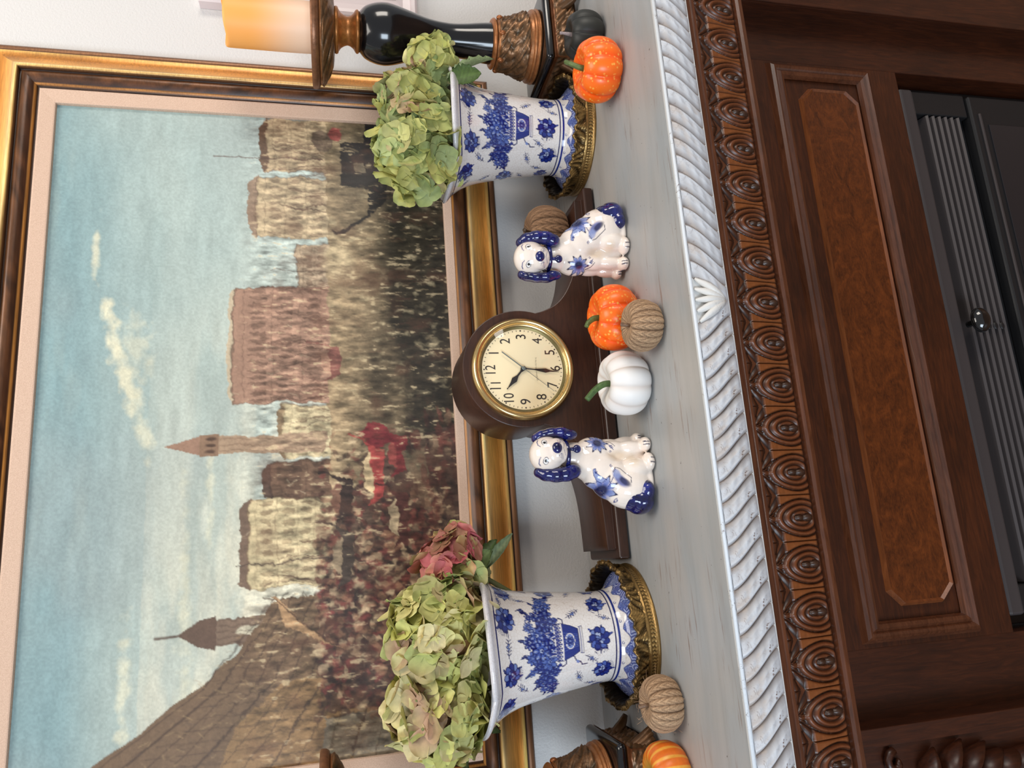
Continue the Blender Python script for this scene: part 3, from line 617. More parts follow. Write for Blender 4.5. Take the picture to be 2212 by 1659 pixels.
# white moulded frame on the wall at the right
wf = thing('wall_frame', 'white moulded frame on the wall behind the right candlestick', 'frame', (1.06, -0.01, 0.224))
fx0, fx1, fz0, fz1 = 0.899, 1.235, 0.224, 0.575
wp = [(0, 0.0), (0.0, 0.017), (0.004, 0.020), (0.010, 0.020), (0.012, 0.0165), (0.024, 0.0150), (0.036, 0.0175), (0.039, 0.0215), (0.046, 0.0215), (0.050, 0.0150), (0.062, 0.0120), (0.064, 0.004)]
for p0, p1, inn in four(fx0, fx1, fz0, fz1):
    V, F = frame_piece(p0, p1, inn, wp, -0.0005); o = obj('frame_rail', mesh('frame_rail', V, orient(V, F), None, False), M['white_frame'], wf); o.location = (-1.06, 0.01, -0.224)
o = obj('backing', box_mesh('backing', fx0 + .06, fx1 - .06, -0.005, -0.0006, fz0 + .06, fz1 - .06), M['white_frame'], wf); o.location = (-1.06, 0.01, -0.224)
# ------------------------------------------------------------------ tambour clock
clk = thing('mantel_clock', 'dark mahogany tambour mantel clock with cream dial and brass bezel', 'clock', (0.2475, -0.12, 0))
def cp(name, me, mat, parent=clk):
    o = obj(name, me, mat, parent)
    if parent is clk: o.location = (-0.2475, 0.12, 0)
    return o
KX, KZ, KR = 0.2435, 0.1245, 0.0825
half = []   # right half outline, from the top down
for a in np.linspace(0, 1.86, 22): half.append((KR * math.sin(a), KZ + KR * math.cos(a)))
neck = smoothprof([half[-1], (0.0838, 0.0860), (0.0935, 0.0690), (0.110, 0.0545), (0.135, 0.0420), (0.165, 0.0342), (0.200, 0.0302), (0.2520, 0.0285)], 6)[1:]
half += [tuple(p) for p in neck]
right = [(KX + a, z) for a, z in half]; left = [(KX - a * (0.2475 / 0.252) , z) for a, z in half[1:]][::-1]
out = left + right; out = [(out[0][0], 0.0165)] + out + [(out[-1][0], 0.0165)]
def prism(outline, y0, y1, bev=0.0):
    bm = bmesh.new(); a = [bm.verts.new((x, y0, z)) for x, z in outline]; f = bm.faces.new(a)
    r_ = bmesh.ops.extrude_face_region(bm, geom=[f]); vs_ = [g for g in r_['geom'] if isinstance(g, bmesh.types.BMVert)]
    bmesh.ops.translate(bm, verts=vs_, vec=(0, y1 - y0, 0)); bmesh.ops.recalc_face_normals(bm, faces=bm.faces)
    if bev:
        ed = [e for e in bm.edges if abs(e.verts[0].co.y - e.verts[1].co.y) < 1e-6 and e.verts[0].co.z > 0.017 or (abs(e.verts[0].co.y - e.verts[1].co.y) < 1e-6 and e.verts[1].co.z > 0.017)]
        bmesh.ops.bevel(bm, geom=ed, offset=bev, segments=2, profile=0.5, affect='EDGES')
    me = bpy.data.meshes.new('prism'); bm.to_mesh(me); bm.free()
    for p in me.polygons: p.use_smooth = abs(p.normal.y) < 0.5
    return me
cp('case', prism(out, -0.168, -0.064, 0.0012), M['clock_wood'])
cp('plinth', box_mesh('plinth', -0.0165, 0.5125, -0.1780, -0.0585, 0.0022, 0.0170, 0.0030, 3), M['clock_wood'])
cp('waist_strip', box_mesh('waist_strip', -0.0020, 0.4970, -0.1695, -0.063, 0.0150, 0.0190, 0.0008), M['clock_wood'])
for fx in (0.012, 0.483):
    for fy in (-0.160, -0.076): cp('foot', box_mesh('foot', fx - .008, fx + .008, fy - .008, fy + .008, 0.0, 0.0025), M['clock_wood'])
BX, BZ, BR = 0.2425, 0.1248, 0.0712
def faceon(V, y):   # lathe axis z -> toward the viewer (-y), centred on the dial
    return np.stack([V[:, 0] + BX, y - V[:, 2], V[:, 1] + BZ], 1)
V, F = lathe(smoothprof([(BR, 0.0), (BR, 0.004), (BR - 0.002, 0.0085), (BR - 0.0050, 0.0105), (BR - 0.0080, 0.0090), (BR - 0.0095, 0.0060), (BR - 0.0115, 0.0045), (BR - 0.0130, 0.0015)], 4), 96, cap=False)
bz = cp('bezel', mesh('bezel', faceon(V, -0.168), flipf(F) if False else F), M['brass']); bz['label'] = 'polished brass bezel'
V, F = lathe([(BR - 0.0115, 0.0046), (BR - 0.0150, 0.0012), (0.0001, 0.0010)], 96, cap=False)
cp('dial_ring', mesh('dial_ring', faceon(V, -0.168), F), M['brass_dark'])
DR = BR - 0.0150
V, F = lathe([(DR, 0.0014), (0.0001, 0.0014)], 96, cap=False); dial = cp('dial', mesh('dial', faceon(V, -0.168), F, None, False), M['dial']); dial['label'] = 'cream dial with dark numerals'
V, F = lathe(smoothprof([(BR - 0.0100, 0.0065), (0.045, 0.0105), (0.025, 0.0130), (0.0001, 0.0140)], 6), 64, cap=False)
cp('glass', mesh('glass', faceon(V, -0.168), F), M['glass'])['label'] = 'domed clear glass'
def text_mesh(s, size, bold=0.0, sx=1.0):
    cu = bpy.data.curves.new('t', 'FONT'); cu.body = s; cu.size = size; cu.align_x = 'CENTER'; cu.align_y = 'CENTER'; cu.offset = bold
    o = bpy.data.objects.new('t', cu); C.objects.link(o); bpy.context.view_layer.update(); dg = bpy.context.evaluated_depsgraph_get()
    me = bpy.data.meshes.new_from_object(o.evaluated_get(dg), depsgraph=dg); bpy.data.objects.remove(o)
    co = np.zeros(len(me.vertices) * 3); me.vertices.foreach_get('co', co); co = co.reshape(-1, 3)
    if len(co):
        c0 = (co.min(0) + co.max(0)) / 2; co -= c0
    co = np.stack([co[:, 0] * sx, np.zeros(len(co)), co[:, 1]], 1); me.vertices.foreach_set('co', co.ravel()); me.update(); me.name = 'numeral'; return me
YD = -0.16975
for h in range(1, 13):
    a = h * PI / 6; rr = DR * 0.805
    me = text_mesh(str(h), 0.0200, 0.0, 0.86 if h < 10 else 0.76); o = cp('numeral', me, M['ink'], dial); o.location = (BX + rr * math.sin(a), YD, BZ + rr * math.cos(a))
parts = []
for k in range(60):
    a = k * PI / 30; big = k % 5 == 0; r0 = DR * 0.955; hw = 0.0009 if big else 0.00032; hl = 0.0009 if big else 0.0010
    t = np.array([math.cos(a), 0, -math.sin(a)]); n_ = np.array([math.sin(a), 0, math.cos(a)]); c = np.array([BX, YD, BZ]) + n_ * r0
    parts.append(([c - t * hw - n_ * hl, c + t * hw - n_ * hl, c + t * hw + n_ * hl, c - t * hw + n_ * hl], [(0, 1, 2, 3)]))
V, F, _ = join(parts); cp('minute_track', mesh('minute_track', V, F, None, False), M['ink'], dial)
# maker's name on a shallow arc below the centre
word = 'GENERAL ELECTRIC'; sp = 0.00205
for i, ch in enumerate(word):
    if ch == ' ': continue
    u = (i - (len(word) - 1) / 2) * sp; o = cp('lettering', text_mesh(ch, 0.0031 if ch in 'GE' and (i == 0 or i == 8) else 0.0026, -0.00002), M['ink'], dial); o.location = (BX + u, YD, BZ - 0.0182 - 0.0009 * (u / 0.016) ** 2)
def hand(name, ang, pts, y, mat):
    """pts: (along, half width)"""
    d = np.array([math.sin(ang), 0, math.cos(ang)]); t = np.array([math.cos(ang), 0, -math.sin(ang)]); c = np.array([BX, y, BZ])
    L_ = [c + d * a + t * w_ for a, w_ in pts]; R_ = [c + d * a - t * w_ for a, w_ in pts]; th = np.array([0, -0.0005, 0]); n = len(pts)
    V = L_ + R_ + [p + th for p in L_] + [p + th for p in R_]
    F = []
    for i in range(n - 1):
        F += [(i, i + 1, n + i + 1, n + i), (2 * n + i, 3 * n + i, 3 * n + i + 1, 2 * n + i + 1), (i, 2 * n + i, 2 * n + i + 1, i + 1), (n + i, n + i + 1, 3 * n + i + 1, 3 * n + i)]
    return cp(name, mesh(name, V, F, None, False), mat)
hand('hour_hand', math.radians(-49), [(-0.004, 0.0006), (0.0, 0.0032), (0.006, 0.0012), (0.013, 0.0013), (0.0205, 0.0040), (0.0265, 0.0020), (0.0350, 0.0004), (0.0365, 0.0009), (0.0375, 0.0002)], -0.1712, M['hand'])
hand('minute_hand', math.radians(186.5), [(-0.004, 0.0006), (0.0, 0.0030), (0.005, 0.0008), (0.015, 0.0008), (0.031, 0.0030), (0.037, 0.0010), (0.050, 0.0002)], -0.1722, M['hand'])
hand('second_hand', math.radians(219), [(-0.037, 0.0007), (-0.004, 0.0007), (0.0, 0.0021), (0.004, 0.0003), (0.052, 0.0002)], -0.1732, M['second'])
V, F = lathe([(0.0026, 0), (0.0026, 0.0008), (0.0012, 0.0012), (0.0001, 0.0012)], 24); cp('hub', mesh('hub', faceon(V, -0.1733), F), M['second'])

# ------------------------------------------------------------------ pumpkins
def pumpkin_mesh(R, Hh, ribs, depth, dimple, nt=160, np_=60, pw=0.5, colf=None, twist=0.0, braid=False, seed=0):
    th = np.linspace(0, 2 * PI, nt, endpoint=False); ph = np.linspace(0.0, PI, np_)
    T, Pp = np.meshgrid(th, ph, indexing='ij'); s = np.sin(Pp); c = -np.cos(Pp)
    wob = 0.02 * np.sin(T * 2 + seed) + 0.015 * np.sin(T * 3 + 2 * seed)
    ribp = ribs * (T + twist * c) / 2 + 0.35 * np.sin(T + seed)
    g = 1 - np.abs(np.sin(ribp)) ** pw
    rad = (np.sign(s) * np.abs(s) ** 0.82) * (1 + wob) * (1 - depth * g)
    z = c * np.abs(c) ** -0.12 if False else np.sign(c) * np.abs(c) ** 0.92
    pit = np.exp(-(s / 0.42) ** 2)
    z = z * (1 - dimple * pit) - 0.25 * depth * g * s * np.sign(c) * np.abs(c)
    h = np.zeros_like(T)
    if braid:
        nb = 22; u = T * nb / (2 * PI); fr = u - np.floor(u); v = Pp * 11
        chev = v * 2.0 + np.abs(fr - 0.5) * 1.3 + np.floor(u) % 2 * 0.5
        h = (np.abs(np.sin(PI * chev)) ** 0.6) * (np.abs(np.sin(PI * fr)) ** 0.35)
        rad = rad * (1 + 0.075 * (h - 0.6) * np.clip(s * 2.2, 0, 1))
    X = R * rad * np.cos(T); Y = R * rad * np.sin(T); Z = Hh * (z + (0.035 * (h - 0.6) * c if braid else 0))
    Z = Z - Z.min()
    V, F = grid(np.stack([X, Y, Z], 2), cu=True)
    cols = colf(T, Pp, g, h).reshape(-1, 3) if colf else np.ones((len(V), 3))
    top = Z[:, -1].mean()
    return mesh('body', V, F, cols), top
def mixl(a, b, t): return lin(a) * (1 - t[..., None]) + lin(b) * t[..., None]
def stem(path, rad, col, n=8, ridges=True):
    V, F = tube(path, rad, n); cc = np.tile(lin(col), (len(V), 1)) * (0.75 + 0.5 * np.random.default_rng(len(V)).random((len(V), 1)))
    return mesh('stem', V, F, cc)
def spath(*pts, k=5):
    return smoothprof([p for p in pts], k) if len(pts[0]) == 2 else np.array(sm3(pts, k))
def sm3(pts, per=5):
    p = np.array(pts, float); p = np.vstack([2 * p[0] - p[1], p, 2 * p[-1] - p[-2]]); o = []
    for i in range(1, len(p) - 2):
        for t in np.linspace(0, 1, per, endpoint=False):
            a, b, c, d = p[i - 1], p[i], p[i + 1], p[i + 2]; o.append(0.5 * (2 * b + (c - a) * t + (2 * a - 5 * b + 4 * c - d) * t * t + (-a + 3 * b - 3 * c + d) * t ** 3))
    o.append(p[-2]); return np.array(o)
def add_pumpkin(name, label, loc, me_top, mat, st, stcol, rotz=0, group=None, srad=None, tilt=None):
    t = thing(name, label, 'pumpkin', loc, rotz, group); me, top = me_top
    obj('body', me, mat, t)
    pth = sm3([(x, y, top + z) for x, y, z in st], 5); n = len(pth)
    rd = np.interp(np.linspace(0, 1, n), [0, 0.15, 0.6, 1], srad or [0.0058, 0.0040, 0.0034, 0.0030])
    obj('stem', stem(pth, rd, stcol), M['stem_green'], t)
    return t
def orange_col(T, P_, g, h): return mixl((255, 255, 255), (255, 205, 175), np.clip(g * 1.6, 0, 1))
om1 = pumpkin_mesh(0.0424, 0.0330, 9, 0.10, 0.42, seed=1.0, colf=orange_col); om2 = pumpkin_mesh(0.0420, 0.0330, 9, 0.10, 0.42, seed=2.3, colf=orange_col)
add_pumpkin('orange_pumpkin', 'speckled orange pumpkin beside the black pumpkin, at the right vase', (0.6174, -0.3003, 0), om1, M['pumpkin_orange'], [(0, 0, -0.006), (0.001, -0.001, 0.006), (0.008, 0.0, 0.016), (0.017, 0.004, 0.021)], (88, 106, 54), 0.3, 'orange pumpkins')
add_pumpkin('orange_pumpkin', 'speckled orange pumpkin in front of the clock, behind a jute pumpkin', (0.2840, -0.2629, 0), om2, M['pumpkin_orange'], [(0, 0, -0.006), (-0.001, -0.001, 0.006), (-0.007, -0.003, 0.015), (-0.013, -0.004, 0.019)], (86, 104, 52), 0.0, 'orange pumpkins')
wm = pumpkin_mesh(0.0404, 0.0325, 9, 0.085, 0.42, seed=0.4, colf=lambda T, P_, g, h: mixl((236, 233, 230), (214, 200, 190), np.clip(g, 0, 1)))
add_pumpkin('white_pumpkin', 'matte white pumpkin with a green stem in front of the clock', (0.1950, -0.2754, 0), wm, M['pumpkin_white'], [(0, 0, -0.006), (-0.001, -0.001, 0.008), (-0.008, 0.0, 0.020), (-0.019, 0.003, 0.031)], (70, 98, 48), 0.1, srad=[0.0055, 0.0042, 0.0040, 0.0036])
bm_ = pumpkin_mesh(0.0350, 0.0292, 7, 0.11, 0.40, seed=1.7, colf=lambda T, P_, g, h: mixl((34, 35, 31), (20, 21, 19), np.clip(g, 0, 1)))
add_pumpkin('black_pumpkin', 'matte black pumpkin with a dry grey stem beside the right candlestick', (0.7010, -0.2600, 0), bm_, M['pumpkin_black'], [(0, 0, -0.005), (0.0, -0.001, 0.006), (0.001, -0.001, 0.013), (0.003, 0.0, 0.017)], (150, 134, 132), 0.5, srad=[0.0052, 0.0032, 0.0020, 0.0022])
def gourd_col(T, P_, g, h):
    st = np.clip((np.abs(((T * 8 / PI) % 1) - 0.5) - 0.30) * 9, 0, 1); c = mixl((226, 112, 30), (236, 168, 66), st); low = np.clip((0.55 - np.abs(P_ - PI * 0.98)) * 2.2, 0, 1); return c * (1 - low[..., None]) + lin((176, 136, 48)) * low[..., None]
gm = pumpkin_mesh(0.0325, 0.0262, 16, 0.03, 0.3, seed=0.9, colf=gourd_col, twist=0.25)
add_pumpkin('striped_gourd', 'small orange gourd with yellow stripes beside the left candlestick', (-0.2480, -0.2690, 0), gm, M['gourd'], [(0, 0, -0.004), (0, 0, 0.005), (0.001, 0.0, 0.010), (0.003, 0.0, 0.013)], (120, 110, 60), 0.4, srad=[0.005, 0.0035, 0.003, 0.003])
jm = pumpkin_mesh(0.0308, 0.0236, 8, 0.06, 0.35, nt=312, np_=130, seed=0.2, braid=True, colf=lambda T, P_, g, h: mixl((96, 68, 46), (214, 176, 138), np.clip(h * 1.1 - 0.1 - 0.25 * g, 0, 1)))
JC = (112, 84, 62)
jst = [(0, 0, -0.004), (0, 0, 0.004), (0.001, 0.001, 0.008), (0.002, 0.001, 0.0115)]
def fibres(t, R, Hh, n, sd):
    rr = random.Random(sd); parts = []
    for k in range(n):
        a = rr.uniform(0, 2 * PI); b = rr.uniform(-0.9, 1.2); d = np.array([math.cos(a) * math.cos(b), math.sin(a) * math.cos(b), math.sin(b)])
        p0 = np.array([0, 0, Hh]) + d * np.array([R, R, Hh]) * 0.97; v = np.array([rr.gauss(0, 1), rr.gauss(0, 1), rr.gauss(0, 1)]) * 0.004 + d * 0.0035
        p2 = p0 + v; p2[2] = max(p2[2], 0.0005)
        parts.append(tube(sm3([p0, p0 + v * 0.5 + d * 0.0008, p2], 3), 0.00013, 4))
    V, F, _ = join(parts); obj('loose_fibre', mesh('loose_fibre', V, F, np.tile(lin((190, 152, 118)), (len(V), 1))), M['burlap'], t)['kind'] = 'stuff'
t = add_pumpkin('jute_pumpkin', 'small braided jute pumpkin in front of the speckled orange one', (0.2515, -0.3332, 0), jm, M['burlap'], [(0, 0, -0.004), (0, 0, 0.003), (0.001, 0.001, 0.007), (0.002, 0.002, 0.0105)], JC, 0.2, 'jute pumpkins', srad=[0.0030, 0.0024, 0.0022, 0.0024]); fibres(t, .0308, .0236, 60, 1)
t = add_pumpkin('jute_pumpkin', 'small braided jute pumpkin at the foot of the left vase', (-0.1763, -0.2677, 0), jm, M['burlap'], jst, JC, 1.4, 'jute pumpkins', srad=[0.0030, 0.0024, 0.0022, 0.0024]); fibres(t, .0308, .0236, 60, 2)
t = add_pumpkin('jute_pumpkin', 'larger braided jute pumpkin perched on the clock behind the right dog', (0.4650, -0.1180, 0.0315), pumpkin_mesh(0.0430, 0.0350, 8, 0.07, 0.35, nt=312, np_=130, seed=1.2, braid=True, colf=lambda T, P_, g, h: mixl((86, 62, 44), (182, 142, 108), np.clip(h * 1.1 - 0.1 - 0.25 * g, 0, 1))), M['burlap'],
    [(0, 0, -0.006), (-0.001, -0.002, 0.004), (-0.004, -0.004, 0.009), (-0.008, -0.007, 0.013)], (74, 58, 42), 0.9, 'jute pumpkins', srad=[0.0036, 0.0026, 0.0028, 0.0032])

# ------------------------------------------------------------------ spaniels
BL, BLd = (38, 52, 118), (14, 18, 62)
def dog_raster():
    r = Ras(-0.062, 0.060, -0.002, 0.156, 480, 620, (238, 224, 212))
    def flower(cx, cz, R, n, a0, sq=1.0):
        for k in range(n):
            a = a0 + 2 * PI * k / n; tip = (cx + math.cos(a) * R * sq, cz + math.sin(a) * R); s1 = (cx + math.cos(a - .27) * R * .62 * sq, cz + math.sin(a - .27) * R * .62); s2 = (cx + math.cos(a + .27) * R * .62 * sq, cz + math.sin(a + .27) * R * .62)
            r.poly([(cx, cz), s1, tip, s2], (152, 162, 200)); r.line([s1, tip, s2], 0.0007, BLd); r.ell(cx + math.cos(a) * R * .90 * sq, cz + math.sin(a) * R * .90, .0012, .0012, BLd, 0, .9, .5)
        r.ell(cx, cz, R * .62 * sq, R * .62, (84, 100, 168), 0, .85, .6); r.ell(cx, cz, R * .36 * sq, R * .36, BLd, 0, .95, .5)
    def curl(x, z, s, d=1):
        r.line([(x + d * s * .9 * (1 - k / 14) * math.cos(k * .55), z + s * .9 * (1 - k / 14) * math.sin(k * .55)) for k in range(13)], 0.0008, BL)
    # big flower and leaves on the haunch, flower on the chest
    flower(-0.024, 0.067, 0.0190, 9, 0.2); flower(0.0330, 0.067, 0.0150, 9, 0.5, 0.85)
    r.poly([(-0.012, 0.062), (-0.006, 0.070), (-0.002, 0.074), (0.002, 0.0735), (0.001, 0.0765), (-0.005, 0.076), (-0.012, 0.0725), (-0.015, 0.067)], (142, 154, 196)); r.line([(-0.012, 0.062), (-0.006, 0.070), (-0.002, 0.074), (0.002, 0.0735), (0.001, 0.0765), (-0.005, 0.076), (-0.012, 0.0725), (-0.015, 0.067), (-0.012, 0.062)], 0.0007, BL)
    r.line([(-0.020, 0.060), (-0.010, 0.0545), (0.000, 0.050)], 0.0009, BL); r.ell(-0.014, 0.0455, .0105, .0050, (60, 78, 152), .75, .85, .5); r.ell(-0.016, 0.041, .008, .0035, BLd, .85, .8, .5); r.ell(-0.006, 0.050, .006, .0045, (140, 152, 196), .3, .8, .5)
    r.line([(-0.004, 0.054), (0.002, 0.050), (0.000, 0.045), (-0.007, 0.038), (-0.012, 0.033), (-0.018, 0.034)], 0.0008, BLd)
    for c in ((0.004, 0.0545, .002, 1), (-0.002, 0.073, .002, -1), (-0.036, 0.049, .0026, 1), (-0.020, 0.0815, .002, -1), (0.028, 0.0485, .0022, 1), (0.0225, 0.051, .0017, -1)): curl(*c)
    r.line([(0.034, 0.056), (0.030, 0.051), (0.0245, 0.0475)], 0.0008, BL); r.line([(0.037, 0.056), (0.034, 0.049), (0.029, 0.045)], 0.0008, BLd); r.line([(0.030, 0.052), (0.0265, 0.0505)], 0.0007, BL)
    # brown blush by the hind leg, toes
    r.ell(0.017, 0.043, .006, .012, (206, 176, 138), 0, .55, .9); r.ell(0.010, 0.026, .008, .006, (220, 196, 164), 0, .5, .9)
    for x in (0.0050, 0.0105): r.line([(x, 0.0015), (x + .0003, 0.0075)], 0.0013, BLd)
    for x in (0.0275, 0.0310, 0.0385, 0.0415): r.line([(x, 0.004), (x + .0006, 0.0105)], 0.0013, BLd)
    # face
    for sx_, ex, ez in ((1, 0.0345, 0.1345), (-1, 0.0128, 0.1345)):
        al = np.linspace(0, 2 * PI, 22); r.poly([(ex + .0036 * math.cos(a), ez + .0026 * math.sin(a) * (1.2 if math.sin(a) > 0 else .9)) for a in al], (250, 246, 242)); r.line([(ex + .0038 * math.cos(a), ez + .0027 * math.sin(a) * (1.2 if math.sin(a) > 0 else .9)) for a in al], 0.0006, BLd)
        r.ell(ex, ez + .0002, .0017, .0019, (20, 18, 22)); r.line([(ex - .0045, ez + .0055), (ex - .002, ez + .0075), (ex + .002, ez + .0075), (ex + .0045, ez + .006)], 0.0008, BL)
    for sd in (-1, 1):
        for k in range(4): r.line([(0.0262 + sd * .0065, 0.1190 - k * .0012), (0.0262 + sd * (.0105 + .0006 * k), 0.1205 - k * .0020)], 0.00045, BL)
    r.line([(0.0185, 0.1105), (0.0215, 0.1122), (0.0262, 0.1140), (0.030, 0.1122), (0.0335, 0.1108)], 0.0006, BL)
    return r
def make_dog(label, loc, rotz, flip):
    t = thing('spaniel_figurine', label, 'figurine', loc, rotz, 'pair of blue and white dog figurines')
    E_ = [((-0.016, 0.000, 0.030), (0.030, 0.027, 0.031)), ((-0.008, 0.000, 0.047), (0.027, 0.025, 0.028)), ((0.004, 0.000, 0.062), (0.026, 0.022, 0.026)), ((0.014, 0.000, 0.076), (0.024, 0.020, 0.022)), ((0.024, -0.001, 0.070), (0.0200, 0.0185, 0.0235)), ((0.022, -0.002, 0.094), (0.0165, 0.015, 0.0200)),
          ((0.0235, -0.008, 0.1290), (0.0222, 0.0205, 0.0212)), ((0.0255, -0.021, 0.1205), (0.0150, 0.0115, 0.0115)), ((0.0250, -0.017, 0.1145), (0.0150, 0.0115, 0.0085)), ((0.014, -0.004, 0.030), (0.015, 0.012, 0.026)), ((0.020, -0.002, 0.012), (0.016, 0.010, 0.010)),
          ((0.026, -0.006, 0.046), (0.0115, 0.0105, 0.0230)), ((0.0275, -0.009, 0.022), (0.0090, 0.0090, 0.020)), ((0.0295, -0.015, 0.0065), (0.0095, 0.0125, 0.0070)),
          ((0.033, 0.006, 0.046), (0.0095, 0.0095, 0.022)), ((0.0365, 0.004, 0.022), (0.0080, 0.0085, 0.018)), ((0.0400, 0.000, 0.0100), (0.0075, 0.0110, 0.0065)),
          ((0.001, -0.014, 0.022), (0.0135, 0.0135, 0.0200)), ((0.0070, -0.020, 0.0065), (0.0120, 0.0120, 0.0072)), ((-0.010, 0.000, 0.006), (0.032, 0.022, 0.008))]
    parts = [ellip(c, r_, 24, 14) for c, r_ in E_]; V, F, _ = join(parts)
    V = V.copy(); V[:, 2] = np.maximum(V[:, 2], 0.0002)
    base = mesh('dogtmp', V, F)
    me = evalmesh(base, [('REMESH', dict(mode='VOXEL', voxel_size=0.00105)), ('SMOOTH', dict(iterations=14, factor=0.5))])
    n = len(me.vertices); co = np.zeros(n * 3); me.vertices.foreach_get('co', co); co = co.reshape(-1, 3); no = np.zeros(n * 3); me.vertices.foreach_get('normal', no); no = no.reshape(-1, 3)
    co[:, 2] = np.maximum(co[:, 2] - 0.0004, 0.0)
    r = dog_raster(); cols = r.sample(co[:, 0], co[:, 2]); bk = np.clip((no[:, 1] - 0.15) * 6, 0, 1)[:, None]; cols = cols * (1 - bk) + lin((238, 224, 212)) * bk
    me.vertices.foreach_set('co', co.ravel()); a = me.color_attributes.new('Col', 'FLOAT_COLOR', 'POINT'); c4 = np.ones((n, 4)); c4[:, :3] = cols; a.data.foreach_set('color', c4.ravel())
    me.polygons.foreach_set('use_smooth', [True] * len(me.polygons)); me.name = 'dog_body'; me.update()
    def mir(m_):
        if flip:
            c = np.zeros(len(m_.vertices) * 3); m_.vertices.foreach_get('co', c); c = c.reshape(-1, 3); c[:, 0] *= -1; m_.vertices.foreach_set('co', c.ravel()); m_.flip_normals(); m_.update()
        return m_
    obj('body', mir(me), M['glaze'], t)['label'] = 'cream white body painted with blue flowers'
    def lump(name, segs, mat, vox=0.0012, it=8):
        V, F, _ = join([ellip(c, r_, 20, 12) for c, r_ in segs]); V = V.copy(); V[:, 2] = np.maximum(V[:, 2], 0.0003); q = evalmesh(mesh('x', V, F), [('REMESH', dict(mode='VOXEL', voxel_size=vox)), ('SMOOTH', dict(iterations=it, factor=0.5))]); q.polygons.foreach_set('use_smooth', [True] * len(q.polygons)); q.name = name
        return obj(name, mir(q), mat, t)
    lump('ear', [((0.0440, -0.006, 0.1390), (0.0062, 0.010, 0.0062)), ((0.0470, -0.009, 0.131), (0.0064, 0.0110, 0.0100)), ((0.0485, -0.011, 0.121), (0.0068, 0.0112, 0.0120)), ((0.0485, -0.012, 0.110), (0.0070, 0.0110, 0.0120)), ((0.0455, -0.012, 0.1000), (0.0066, 0.0098, 0.0110))], M['cobalt'], 0.0012, 20)
    lump('ear', [((0.0030, -0.006, 0.1395), (0.0066, 0.010, 0.0066)), ((-0.0010, -0.010, 0.131), (0.0082, 0.0110, 0.0110)), ((-0.0026, -0.012, 0.1200), (0.0090, 0.0112, 0.0125)), ((-0.0020, -0.013, 0.1090), (0.0092, 0.0108, 0.0125)), ((0.0010, -0.013, 0.1000), (0.0088, 0.0098, 0.0105))], M['cobalt'], 0.0012, 20)
    lump('tail', [((-0.0375, -0.003, 0.0165), (0.0165, 0.0230, 0.0165)), ((-0.0355, -0.004, 0.0265), (0.0135, 0.0200, 0.0140)), ((-0.0260, -0.008, 0.0120), (0.0150, 0.0210, 0.0120))], M['cobalt'], 0.0012, 18)
    V, F = ellip((0.0262, -0.0325, 0.1222), (0.0066, 0.0046, 0.0060), 24, 16); obj('nose', mir(mesh('nose', V, F)), M['cobalt'], t)
    # collar and tag
    al = np.linspace(-0.15, 2 * PI - 0.15, 40, endpoint=False); P = np.zeros((40, 6, 3))
    for i, a in enumerate(al):
        for j, (dr, dz) in enumerate(((0, -.0026), (.0009, -.0018), (.0011, 0), (.0009, .0018), (0, .0026), (-.003, 0))):
            P[i, j] = (0.0230 + (0.0168 + dr) * math.cos(a), -0.0050 + (0.0160 + dr) * math.sin(a), 0.1062 + dz - 0.0022 * math.sin(-a) * 0.6)
    V, F = grid(P, True, True); obj('collar', mir(mesh('collar', V, F)), M['cobalt'], t)
    lump('tag', [((0.0262, -0.0212, 0.1005), (0.0024, 0.0024, 0.0034)), ((0.0262, -0.0210, 0.0945), (0.0052, 0.0030, 0.0050))], M['cobalt'], 0.0008, 3)
    return t
make_dog('blue and white dog figurine with a dark blue tail toward the left vase', (0.0885, -0.258, 0), 0.06, False)
make_dog('blue and white dog figurine with a dark blue tail toward the right vase', (0.3880, -0.258, 0), -0.18, True)
